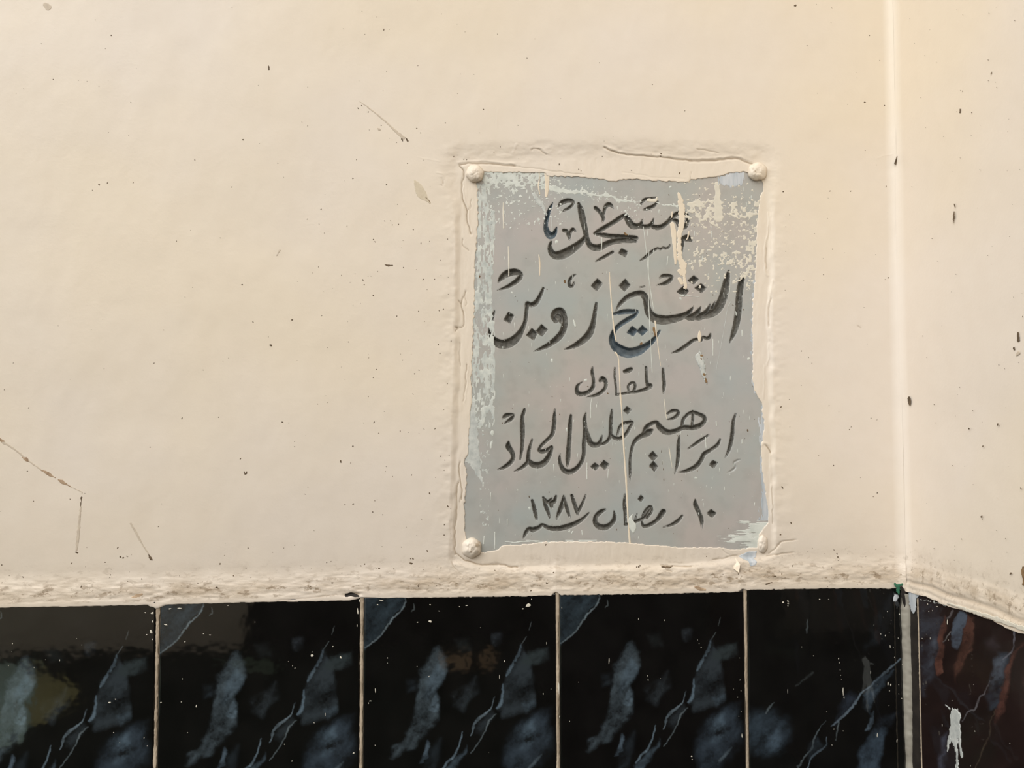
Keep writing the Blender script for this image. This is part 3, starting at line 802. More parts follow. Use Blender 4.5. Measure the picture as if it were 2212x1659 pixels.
LETTERS = [
    # first line
    [zs_(R1, [(1297, 760, 8), (1262, 830, 38), (1228, 930, 48), (1212, 1030, 52), (1225, 1110, 70), (1265, 1158, 84), (1312, 1130, 62), (1342, 1058, 14)])],
    [zs_(R1, [(1356, 815, 12), (1400, 765, 50), (1465, 738, 52), (1525, 742, 42), (1538, 775, 30), (1480, 830, 34), (1374, 878, 8)])],
    [zs_(R1, [(1605, 775, 34), (1628, 850, 68), (1652, 960, 78), (1680, 1080, 66), (1705, 1200, 60), (1740, 1275, 72), (1800, 1300, 78), (1870, 1290, 76), (1960, 1245, 66), (2070, 1215, 70), (2212, 1205, 80), (2290, 1225, 30)]),
     zs_(R1, [(1690, 1150, 30), (1650, 1215, 62), (1580, 1280, 86), (1490, 1340, 104), (1400, 1385, 108), (1320, 1392, 92), (1275, 1350, 72), (1262, 1290, 52), (1275, 1230, 26)]),
     zs_(R1, [(1795, 1132, 34), (1900, 1150, 52), (2000, 1165, 58), (2130, 1172, 60), (2290, 1185, 54)]),
     zs_(R1, [(1795, 1130, 34), (1850, 1098, 50), (1930, 1050, 52), (2010, 1005, 52), (2090, 950, 54), (2158, 915, 48), (2190, 965, 72), (2235, 1030, 82), (2300, 1045, 66), (2345, 1028, 56), (2366, 965, 12)]),
     zs_(R2, [(330, 1035, 58), (400, 1052, 54), (460, 1040, 54), (490, 1005, 40), (512, 945, 10)]),
     zs_(R2, [(470, 1040, 46), (540, 1058, 60), (610, 1046, 56), (680, 992, 50), (740, 930, 54), (800, 890, 50), (865, 885, 46), (908, 920, 50), (912, 985, 46), (890, 1045, 50), (868, 1068, 30)]),
     zs_(R2, [(730, 960, 30), (785, 985, 50), (805, 1050, 20)])],
    [zs_(R1, [(1805, 825, 46), (1860, 880, 44), (1898, 950, 44), (1890, 990, 18)]), zs_(R1, [(1895, 960, 30), (1900, 920, 30), (1915, 835, 40), (1945, 790, 52), (1985, 790, 46), (2022, 838, 8)])],
    [zs_(R1, [(1428, 1095, 46), (1465, 1105, 42), (1480, 1150, 40), (1496, 1205, 18)]), zs_(R1, [(1495, 1180, 25), (1508, 1115, 34), (1535, 1080, 40), (1572, 1108, 16)])],
    [zs_(R1, [(2012, 1352, 32), (1900, 1415, 36), (1803, 1467, 12)])],
    [zd(R1, [(2115, 1308), (2192, 1345), (2165, 1415), (2078, 1368)])],
    [zs_(R2, [(342, 1458, 12), (400, 1420, 30), (460, 1370, 36), (520, 1325, 30), (560, 1308, 26), (590, 1320, 26), (622, 1298, 24), (650, 1310, 26), (685, 1298, 26), (706, 1266, 16)])],
    [zs_(R2, [(358, 780, 24), (395, 728, 34), (470, 712, 26), (550, 700, 14)]), zs_(R2, [(388, 848, 18), (450, 828, 44), (510, 800, 38), (560, 745, 16)])],
    [zs_(R2, [(866, 1190, 56), (915, 1186, 82), (955, 1212, 34)]), zs_(R2, [(852, 1200, 40), (850, 1280, 36), (850, 1350, 16)])],
    # second line
    [zs_(R3, [(642, 278, 16), (690, 215, 66), (760, 168, 84), (850, 152, 76), (908, 178, 58), (900, 222, 58), (840, 278, 54), (740, 335, 38), (628, 373, 6)])],
    [zs_(R3, [(604, 604, 8), (578, 680, 38), (556, 760, 34), (545, 840, 34), (552, 910, 58), (590, 970, 92), (650, 1008, 104), (720, 1015, 108), (800, 988, 108), (870, 930, 90), (922, 850, 62), (960, 760, 46), (974, 680, 44), (984, 590, 44), (992, 532, 54), (1030, 545, 54), (1080, 530, 62), (1122, 478, 50), (1155, 410, 42), (1182, 346, 28)])],
    [zd(R3, [(765, 632), (832, 668), (785, 772), (707, 728)])],
    [zd(R3, [(1045, 825), (1112, 880), (1070, 970), (978, 910)]), zd(R3, [(1160, 775), (1232, 840), (1165, 925), (1092, 865)])],
    [zs_(R3, [(1330, 735, 62), (1305, 690, 70), (1330, 640, 90), (1390, 625, 92), (1428, 690, 76), (1434, 780, 72), (1410, 870, 74), (1345, 950, 74), (1250, 1020, 58), (1150, 1070, 38), (1066, 1104, 6)]), zs_(R3, [(1350, 680, 100), (1385, 700, 80), (1395, 740, 60)])],
    [zs_(R3, [(1815, 525, 28), (1803, 600, 42), (1788, 700, 52), (1768, 800, 68), (1730, 890, 84), (1665, 962, 78), (1580, 1020, 62), (1500, 1058, 38), (1434, 1076, 10)])],
    [zd(R3, [(1828, 230), (1890, 290), (1820, 380), (1750, 320)])],
    [zs_(R3, [(1572, 178, 10), (1520, 215, 34), (1490, 270, 34), (1497, 318, 40), (1530, 320, 30), (1552, 275, 16)])],
    [zd(R4, [(170, 235), (232, 310), (160, 385), (90, 320)])],
    [zs_(R4, [(58, 615, 12), (110, 530, 42), (200, 450, 58), (300, 412, 62), (372, 415, 72), (418, 480, 78), (430, 560, 76), (455, 640, 92), (520, 705, 108), (620, 725, 110), (730, 715, 96), (830, 690, 82), (900, 660, 70), (950, 615, 44), (982, 568, 10)]),
     zs_(R4, [(905, 690, 60), (960, 695, 88), (1015, 660, 76), (1050, 610, 44), (1074, 566, 10)]),
     zs_(R4, [(985, 690, 60), (1060, 688, 84), (1140, 630, 60), (1188, 530, 10)]),
     zs_(R4, [(1060, 690, 60), (1180, 655, 90), (1262, 600, 102), (1312, 520, 104), (1348, 420, 98), (1372, 300, 84), (1392, 200, 56), (1408, 132, 14)]),
     zs_(R4, [(1205, 590, 50), (1247, 498, 8)])],
    [zs_(R4, [(30, 655, 30), (150, 628, 58), (250, 625, 58), (314, 625, 34), (280, 672, 46), (200, 722, 58), (110, 780, 54), (50, 840, 50), (18, 900, 58), (12, 970, 76), (60, 1050, 108), (150, 1104, 124), (230, 1118, 118), (330, 1092, 108), (430, 1030, 74), (510, 960, 50), (584, 852, 22)])],
    [zd(R4, [(250, 798), (322, 850), (265, 920), (188, 880)]), zd(R4, [(375, 788), (440, 850), (370, 915), (306, 862)])],
    [zs_(R4, [(580, 228, 16), (620, 198, 40), (680, 195, 40), (728, 210, 34), (700, 252, 50), (640, 290, 44), (542, 313, 8)])],
    [zd(R4, [(990, 190), (1045, 240), (990, 300), (915, 260)])], [zd(R4, [(1075, 290), (1140, 345), (1075, 405), (997, 345)])], [zd(R4, [(865, 320), (930, 380), (870, 450), (785, 390)])],
    [zs_(R4, [(342, 338, 16), (400, 325, 16)])],
    [zs_(R4, [(1612, 178, 22), (1562, 250, 62), (1542, 350, 78), (1530, 450, 78), (1524, 560, 80), (1512, 680, 80), (1490, 800, 74), (1460, 890, 58), (1412, 1007, 8)])],
    [zs_(R4, [(716, 1124, 8), (810, 1090, 40), (900, 1030, 44), (980, 970, 38), (1040, 955, 34), (1072, 975, 30), (1100, 930, 30), (1140, 948, 40), (1175, 930, 40), (1188, 892, 20)])],
    # third line
    [zs_(R4, [(620, 1310, 28), (624, 1400, 38), (632, 1500, 44), (625, 1602, 16)])],
    [zs_(R4, [(418, 1293, 32), (420, 1380, 34), (430, 1480, 40), (452, 1515, 60), (470, 1512, 56)]), zs_(R4, [(470, 1520, 50), (420, 1548, 42), (320, 1580, 34), (200, 1597, 28), (60, 1620, 24)]),
     zs_(R4, [(210, 1575, 22), (204, 1520, 28), (238, 1478, 28), (278, 1482, 34), (286, 1530, 34), (262, 1585, 26)]),
     zs_(R4, [(45, 1298, 20), (44, 1400, 26), (55, 1500, 26), (64, 1622, 22)])],
    [zs_(R4, [(160, 1342, 40), (205, 1330, 58), (240, 1312, 44)])],
    [zs_(R3, [(1860, 1455, 34), (1885, 1430, 64), (1920, 1455, 54), (1925, 1525, 40), (1872, 1590, 40), (1790, 1630, 32), (1702, 1644, 10)])],
    [zs_(R3, [(1770, 1288, 16), (1765, 1350, 38), (1780, 1440, 38), (1776, 1520, 46), (1730, 1580, 46), (1660, 1608, 52), (1600, 1604, 58), (1580, 1560, 44), (1594, 1510, 34), (1655, 1463, 10)])],
    # fourth line
    [zs_(R5, [(692, 692, 14), (730, 655, 48), (775, 640, 40), (838, 638, 14)]), zs_(R5, [(836, 642, 16), (800, 690, 46), (722, 742, 16)])],
    [zs_(R5, [(958, 580, 34), (932, 670, 46), (932, 800, 56), (932, 930, 50), (925, 1050, 40), (905, 1178, 20)])],
    [zs_(R5, [(768, 965, 24), (765, 1025, 68), (808, 1090, 56), (820, 1160, 50), (780, 1220, 50), (710, 1270, 40), (638, 1298, 12)])],
    [zs_(R5, [(1048, 938, 22), (1012, 1060, 40), (1002, 1150, 48), (995, 1205, 44), (930, 1270, 40), (832, 1322, 12)]),
     zs_(R5, [(1000, 1180, 44), (1050, 1232, 70), (1120, 1245, 76), (1190, 1215, 70), (1240, 1150, 58), (1270, 1080, 48), (1284, 1022, 28), (1225, 1066, 48), (1165, 1082, 52), (1130, 1066, 38), (1158, 1010, 36), (1220, 950, 40), (1285, 880, 46), (1306, 790, 50), (1314, 680, 46), (1320, 575, 16)])],
    [zs_(R5, [(1512, 648, 28), (1500, 760, 50), (1495, 900, 50), (1482, 1050, 50), (1475, 1170, 54), (1468, 1258, 20)])],
    [zs_(R5, [(1692, 615, 14), (1675, 700, 46), (1680, 800, 48), (1676, 900, 50), (1666, 1000, 48), (1665, 1100, 44), (1640, 1200, 46), (1580, 1280, 52), (1500, 1325, 62), (1430, 1305, 60), (1390, 1240, 46), (1375, 1170, 34), (1386, 1105, 8)]),
     zs_(R5, [(1685, 760, 24), (1710, 880, 50), (1740, 970, 66), (1790, 1003, 62), (1850, 985, 50), (1884, 890, 16)])],
    [zs_(R5, [(1878, 992, 30), (1930, 970, 36), (1978, 905, 42), (1985, 820, 46), (1990, 700, 44), (2002, 582, 22)]),
     zs_(R5, [(1985, 880, 36), (2040, 920, 44), (2100, 925, 46), (2170, 870, 40), (2215, 790, 36), (2248, 732, 30), (2195, 735, 44), (2135, 748, 34), (2088, 800, 30), (2066, 890, 22)])],
    [zd(R5, [(1800, 1213), (1852, 1255), (1805, 1307), (1740, 1265)]), zd(R5, [(1905, 1183), (1974, 1235), (1915, 1300), (1854, 1250)])],
    [zd(R6, [(190, 540), (242, 580), (200, 637), (145, 595)])],
    [zs_(R6, [(220, 1445, 8), (226, 1350, 28), (226, 1200, 30), (240, 1080, 34), (270, 980, 40), (310, 930, 50), (370, 890, 58), (440, 855, 84), (492, 822, 30)]),
     zs_(R6, [(380, 880, 36), (415, 800, 50), (480, 748, 46), (545, 735, 48), (582, 790, 70), (640, 838, 74), (700, 850, 64), (780, 830, 54), (860, 795, 54), (960, 797, 58), (1050, 775, 58), (1112, 722, 50), (1108, 668, 50), (1040, 632, 44), (970, 612, 38), (900, 650, 38), (857, 710, 38), (848, 785, 34)]),
     zs_(R6, [(975, 595, 22), (976, 680, 34), (966, 775, 28)])],
    [zs_(R6, [(668, 632, 22), (730, 597, 40), (790, 595, 34), (802, 630, 40), (750, 680, 36), (662, 702, 10)])],
    [zs_(R6, [(816, 898, 24), (806, 1000, 44), (802, 1120, 44), (786, 1250, 34), (758, 1350, 8)])],
    [zs_(R6, [(1164, 882, 20), (1040, 965, 36), (920, 1048, 16)])],
    [zs_(R6, [(1302, 936, 22), (1270, 1000, 40), (1190, 1060, 40), (1112, 1110, 50), (1070, 1190, 50), (1010, 1260, 54), (920, 1305, 44), (802, 1331, 8)])],
    [zs_(R6, [(1488, 630, 20), (1460, 720, 38), (1450, 850, 46), (1430, 980, 46), (1400, 1080, 34), (1362, 1154, 10)])],
    [zd(R6, [(1215, 1183), (1274, 1215), (1225, 1282), (1170, 1240)])],
    [zd(R6, [(500, 1073), (557, 1140), (500, 1197), (445, 1135)])], [zd(R6, [(505, 1193), (560, 1260), (515, 1322), (458, 1250)])],
    # date line
    [zs_(R7, [(1050, 560, 34), (1070, 640, 46), (1090, 720, 46), (1102, 795, 22)])],
    [zs_(R7, [(1182, 522, 28), (1208, 620, 46), (1240, 700, 40), (1262, 788, 10)]), zs_(R7, [(1192, 535, 26), (1228, 580, 48), (1258, 560, 36), (1285, 530, 14)]), zs_(R7, [(1262, 590, 50), (1310, 572, 52), (1334, 505, 24)]), zs_(R7, [(1270, 590, 60), (1282, 640, 36)])],
    [zs_(R7, [(1426, 505, 22), (1410, 600, 54), (1370, 700, 46), (1338, 788, 16)]), zs_(R7, [(1430, 520, 25), (1450, 610, 42), (1475, 690, 40), (1497, 760, 20)])],
    [zs_(R7, [(1522, 500, 36), (1550, 590, 46), (1580, 680, 46), (1592, 740, 14)]), zs_(R7, [(1688, 492, 16), (1650, 590, 30), (1598, 690, 38)])],
    [zs_(R7, [(1728, 706, 16), (1650, 780, 38), (1560, 835, 54), (1450, 876, 64), (1350, 895, 60), (1250, 888, 54), (1170, 850, 38), (1130, 880, 46), (1060, 908, 62), (1010, 900, 48), (970, 950, 40), (942, 1012, 16)])],
    [zs_(R7, [(1920, 668, 26), (1870, 692, 50), (1812, 750, 50), (1802, 820, 60), (1850, 872, 70), (1920, 880, 70), (1990, 840, 56), (2032, 770, 50), (2026, 684, 14)])],
    [zs_(R8, [(166, 488, 20), (160, 600, 44), (168, 700, 40), (172, 855, 28)]), zs_(R8, [(165, 850, 26), (230, 832, 40), (320, 800, 36), (400, 760, 34), (450, 690, 30), (484, 640, 32)]), zs_(R8, [(378, 790, 24), (382, 735, 26), (422, 668, 34), (470, 636, 38), (482, 690, 34), (430, 765, 34)]), zs_(R8, [(288, 790, 24), (312, 712, 10)]),
     zs_(R8, [(368, 820, 24), (392, 868, 40), (460, 850, 46), (540, 800, 44), (590, 740, 60), (622, 692, 60), (638, 690, 40)])],
    [zs_(R8, [(852, 740, 24), (800, 800, 42), (720, 850, 34), (612, 884, 8)])],
    [zs_(R8, [(1005, 545, 14), (1010, 615, 56), (1048, 700, 50), (1080, 790, 50), (1085, 910, 8)])],
    [zd(R8, [(1195, 663), (1257, 710), (1205, 767), (1143, 715)])],
    [zd(R8, [(357, 492), (392, 528), (357, 577), (318, 545)])],
]
HAMZA = [zs_(R6, [(1383, 1338, 8), (1450, 1302, 24), (1482, 1265, 20), (1463, 1220, 18), (1500, 1190, 22), (1544, 1176, 10)])]


def letter_box(parts, m=3):
    xs = []; ys = []
    for k, pts in parts:
        for p in pts:
            r = (p[2] / 2 if k == 's' else 0) + m
            xs += [p[0] - r, p[0] + r]; ys += [p[1] - r, p[1] + r]
    return min(xs), min(ys), max(xs), max(ys)


def letter_field(X, Y, parts):
    S = np.full(X.shape, -1e9)
    for k, pts in parts:
        S = np.maximum(S, stroke_field(X, Y, pts) if k == 's' else poly_field(X, Y, pts) + 0.4)
    return S


VSLOPE, VMAX = 0.00068, 0.0038


def build_letters():
    for n, parts in enumerate(LETTERS):
        x0, y0, x1, y1 = letter_box(parts)
        st = 0.75
        X, Y = np.meshgrid(np.arange(x0, x1 + st, st), np.arange(y0, y1 + st, st))
        S = letter_field(X, Y, parts) + 0.35 * vnoise(X / 2.3, Y / 2.3, 200)
        Xs, Ys, keep, out = snap(X, Y, S)
        Sd = np.maximum(S, 0)
        H = HS + 0.00010 - np.minimum(Sd * VSLOPE, VMAX) + 0.00006 * vnoise(X / 2.0, Y / 2.0, 203) * (Sd > 1)
        H = np.where(out, HS + 0.00006, H)
        V = W(Xs, Ys, H).reshape(-1, 3)
        V, Q = compact(V, grid_quads(*X.shape, keep))
        xm = (x0 + x1) / 2
        blue = n in (0, 20, 21)
        under(mesh_obj('carved_letter', V, Q, M_INKB if blue else M_INK))


build_letters()


def build_slab():
    ax = np.arange(990, 1668, 1.7); ay = np.arange(345, 1216, 1.7)
    X, Y = np.meshgrid(ax, ay)
    S = np.full(X.shape, -50.0)
    for parts in LETTERS + [HAMZA]:
        x0, y0, x1, y1 = letter_box(parts, 5)
        i0, i1 = np.searchsorted(ax, [x0, x1]); j0, j1 = np.searchsorted(ay, [y0, y1])
        f = letter_field(X[j0:j1, i0:i1], Y[j0:j1, i0:i1], parts)
        if parts is HAMZA: f = f * 1.1
        S[j0:j1, i0:i1] = np.maximum(S[j0:j1, i0:i1], f)
    H = HS - np.minimum(np.maximum(S - 0.2, 0) * VSLOPE * 1.35, VMAX + 0.0006) + 0.00002 * fbm(X / 30, Y / 30, 210, 3)
    V = W(X, Y, H).reshape(-1, 3)
    Q = grid_quads(*X.shape)
    i = np.arange(X.size).reshape(X.shape)
    ring = np.concatenate([i[0, :], i[1:, -1], i[-1, -2::-1], i[-2:0:-1, 0]])
    B = V[ring].copy(); B[:, 1] = 0.017
    k = len(V) + np.arange(len(ring))
    V = np.vstack([V, B]); Q = np.vstack([Q, np.stack([ring, np.roll(ring, -1), np.roll(k, -1), k], -1)])
    under(mesh_obj('slab', V, Q, M_MARBLE))


build_slab()


# ---- painted-over bolts
def bolt(px, py, rx, ry, hgt, seed, rust, rel):
    nr, na = 16, 40
    t = np.linspace(0, 1, nr); a = np.linspace(0, 2 * math.pi, na, endpoint=False)
    T, A = np.meshgrid(t, a, indexing='ij')
    fac = 1 + 0.03 * np.cos(A * 6 + seed) * T + 0.08 * vnoise(np.cos(A) * 1.6 + seed, np.sin(A) * 1.6, 220)
    X = px + rx * fac * T * np.cos(A); Y = py + ry * fac * T * np.sin(A)
    H = HS + 0.0004 + hgt * (1 - T ** 3.0) ** 0.75 * (1 + 0.06 * vnoise(np.cos(A) * T * 2.5 + seed, np.sin(A) * T * 2.5, 221)) + (0.00035 * vnoise(X / 3.5, Y / 3.5, 222 + seed) + 0.0002 * vnoise(X / 1.6, Y / 1.6, 223 + seed)) * (1 - T ** 4)
    H = np.where(T > 0.999, HS - 0.0003, H)
    V = W(X, Y, H).reshape(-1, 3)
    i = np.arange(nr * na).reshape(nr, na)
    Q = np.stack([i[:-1], i[1:], np.roll(i[1:], -1, 1), np.roll(i[:-1], -1, 1)], -1).reshape(-1, 4)
    D = np.zeros(X.shape)
    for (dx, dy, r) in rust:
        D = np.maximum(D, 0.9 * sstep(r, r * 0.4, np.hypot(X - px - dx, Y - py - dy) + 1.5 * vnoise(X / 3, Y / 3, 225)))
    D = np.maximum(D, 0.8 * np.clip(vnoise(X / 2.2, Y / 2.2, 228 + seed) - 0.5, 0, 1))
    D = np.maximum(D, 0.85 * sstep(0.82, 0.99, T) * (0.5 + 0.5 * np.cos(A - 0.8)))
    o = under(mesh_obj('bolt_head', V, Q, M_WALL, attrs={'dirt_shade': D.ravel()}))
    o['label'] = rel


bolt(1025, 375, 20, 20, 0.0075, 1, [(17, 12, 5)], 'paint-covered bolt head at the top left corner of the plaque')
bolt(1636, 371, 22, 20, 0.0070, 2, [(-4, -1, 2.5), (4, 19, 4)], 'paint-covered bolt head at the top right corner of the plaque')
bolt(1019, 1184, 22, 22, 0.0080, 3, [(12, -6, 6), (16, -14, 4), (-1, 8, 2.5), (0, 0, 2)], 'paint-covered rusty bolt head at the bottom left corner of the plaque')
bolt(1648, 1176, 11, 20, 0.0045, 4, [(6, -20, 5), (10, -28, 5)], 'flattened paint-covered bolt at the bottom right corner of the plaque')

hs0 = lambda X, Y: np.full(X.shape, HS)


# ---- remains of old paint on the marble
def band(X, Y, pts):
    return stroke_field(X, Y, pts)


def flecks_topleft(X, Y):
    n = fbm(X / 5.5, Y / 5.5, 230, 3, 0.6) * 1.1
    dens = 0.95 * sstep(418, 380, Y + 6 * vnoise(X / 20, Y / 20, 231)) * sstep(1208, 1170, X) + 0.35 * sstep(480, 400, Y) * sstep(1150, 1100, X) * sstep(1040, 1060, X)
    dens *= sstep(1036, 1046, X)
    f = (n + np.minimum(dens, 1.1) * 1.15 - 0.66) * 3.2
    return np.minimum(f, -poly_field(X, Y, [(1290, 300), (1300, 300), (1300, 310)]))


def flecks_streak(X, Y):
    f = band(X, Y + 3.2 * fbm(X / 12, Y / 12, 234, 3), [(1176, 402, 10), (1215, 412, 10), (1262, 416, 6), (1312, 425, 6), (1345, 432, 5), (1374, 436, 1), (1410, 437, .3), (1428, 440, 3), (1448, 443, 4), (1462, 446, 6)])
    n = fbm(X / 4.2, Y / 4.2, 235, 3, 0.6)
    around = np.exp(-((Y - (400 + (X - 1180) * 0.16)) / 18.0) ** 2) * sstep(1175, 1200, X) * sstep(1420, 1330, X)
    arr2 = 0.85 * np.exp(-(((X - 1370) / 60) ** 2 + ((Y - 455) / 26) ** 2))
    g = (n + np.maximum(around * 0.8, arr2 * 0.78) - 1.12) * 3
    return np.maximum(f + 1.2 * fbm(X / 4, Y / 4, 236, 3), g)


def flecks_left(X, Y):
    n = fbm(X / 4.2, Y / 13, 240, 3, 0.6)
    xr = np.interp(Y, [395, 450, 456, 480, 560, 660, 700, 905, 925], [1049, 1056, 1071, 1071, 1066, 1062, 1068, 1070, 1066]) + 2.2 * vnoise(Y / 9, Y * 0, 241)
    ins = np.minimum(xr - X, X - 1015)
    low = sstep(880, 930, Y)
    f = (n * 1.0 + 0.24 - 0.12 * low + 0.45 * sstep(11, 4, xr - X)) * 3
    f = np.minimum(f, ins)
    f = np.minimum(f, np.minimum(Y - 396, 922 - Y + 8 * n))
    g = np.minimum((fbm(X / 4.5, Y / 7, 243, 3, .6) - 0.42) * 3, np.minimum(np.minimum(X - 1036, 1056 - X), np.minimum(Y - 925, 1148 - Y)))
    return np.maximum(f, g)


def patch_left(X, Y):
    f = poly_field(X, Y, [(1017, 868), (1025, 868), (1029, 905), (1034, 945), (1038, 1000), (1043, 1045), (1034, 1034), (1022, 1015), (1014, 1002), (1003, 1000), (1009, 960)])
    return f + 2.0 * fbm(X / 6, Y / 6, 246, 3) - 3 * np.clip(fbm(X / 5, Y / 5, 247, 3) - .35, 0, 1) * sstep(985, 1020, Y)


def flecks_right(X, Y):
    n = fbm(X / 6.0, Y / 6.0, 250, 3, 0.6) * 1.15
    top = sstep(426, 440, Y + 5 * vnoise(X / 8, Y * 0, 251))
    xl = 1482 + 14 * sstep(490, 520, Y)
    dens = top * (0.92 * sstep(500, 455, Y) + 0.55 * sstep(1575, 1630, X) + 0.50 * np.exp(-((Y - 560) / 36.0) ** 2) * sstep(1490, 1570, X))
    dens = np.maximum(dens, 0.62 * np.exp(-(((X - 1575) / 60) ** 2 + ((Y - 562) / 30) ** 2)) + 0.35 * np.exp(-(((X - 1510) / 22) ** 2 + ((Y - 555) / 22) ** 2)))
    dens *= sstep(xl - 4, xl + 4, X) * sstep(628, 585, Y - 0.2 * (X - 1600))
    f = (n + np.minimum(dens, .8) * 1.0 - 0.72) * 3.4
    f = np.maximum(f, band(X + 2 * vnoise(Y / 5, X * 0, 252), Y, [(1549, 398, 11), (1550, 432, 13), (1552, 470, 20)]))
    return np.maximum(f, band(X, Y + 2 * vnoise(X / 5, Y * 0, 253), [(1488, 440, 8), (1520, 436, 5), (1545, 434, 6)]))


def brush_bottom(X, Y):
    n = fbm(X / 30, Y / 2.8, 255, 3, 0.6)
    edge = np.interp(Y, [1120, 1128, 1140, 1150, 1160, 1170, 1182], [1640, 1600, 1600, 1590, 1560, 1575, 1580])
    f = (n * 0.9 + (X - edge - 18) / 55.0) * 3.4
    return np.minimum(np.minimum(f, Y - 1124), np.minimum(1190 - Y, 1665 - X))


def brush_under(X, Y):
    n = fbm(X / 30, Y / 1.6, 257, 2, 0.6)
    return np.minimum(np.minimum((n - 0.25) * 3, 1176 - Y + 8), np.minimum(Y - 1166, np.minimum(X - 1090, 1290 - X)))


def strip_right(X, Y):
    n = fbm(X / 4, Y / 22, 259, 4, 0.6)
    return np.minimum(np.minimum((n * 0.7 + (X - 1644) / 16) * 3, 1670 - X), np.minimum(Y - 868, 1125 - Y))


def strip_right2(X, Y):
    n = fbm(X / 3, Y / 9, 261, 3, 0.6)
    xe = np.interp(Y, [600, 705, 850], [1630, 1624, 1629])
    return np.minimum((n * 0.8 + (X - xe + 2) / 6) * 3, np.minimum(Y - 605, 850 - Y))


def brush_topright(X, Y):
    f = poly_field(X, Y, [(1552, 384), (1572, 376), (1583, 371), (1606, 370), (1608, 388), (1600, 400), (1588, 405), (1570, 402), (1554, 397)])
    return f + 4.5 * fbm(X / 2.5, Y / 14, 263, 3)


for nm, mt, bb, fn, th in (
        ('paint_flecks', M_WHITE, (1040, 366, 1215, 485), flecks_topleft, .0002),
        ('paint_flecks', M_WHITE, (1172, 380, 1470, 490), flecks_streak, .0002),
        ('paint_flecks', M_STRIP, (1012, 392, 1078, 1150), flecks_left, .0002),
        ('paint_flecks', M_CREAMW, (1478, 392, 1642, 632), flecks_right, .0002),
        ('paint_flecks', M_WHITE, (1545, 1120, 1664, 1192), brush_bottom, .0002),
        ('paint_flecks', M_WHITE, (1088, 1162, 1292, 1180), brush_under, .00018),
        ('paint_flecks', M_BLUEW, (1626, 864, 1668, 1128), strip_right, .0002),
        ('paint_flecks', M_BLUEW, (1618, 600, 1640, 852), strip_right2, .0002)):
    o = under(film(nm, mt, None, bb, fn, hs0, th * .6, 0.95))
    o['kind'] = 'stuff'
for nm, mt, bb, fn in (('paint_patch', M_GREYW, (998, 862, 1050, 1052), patch_left), ('brushed_paint', M_BLUEW, (1548, 366, 1612, 408), brush_topright)):
    under(film(nm, mt, None, bb, fn, hs0, .00016, 0.9))

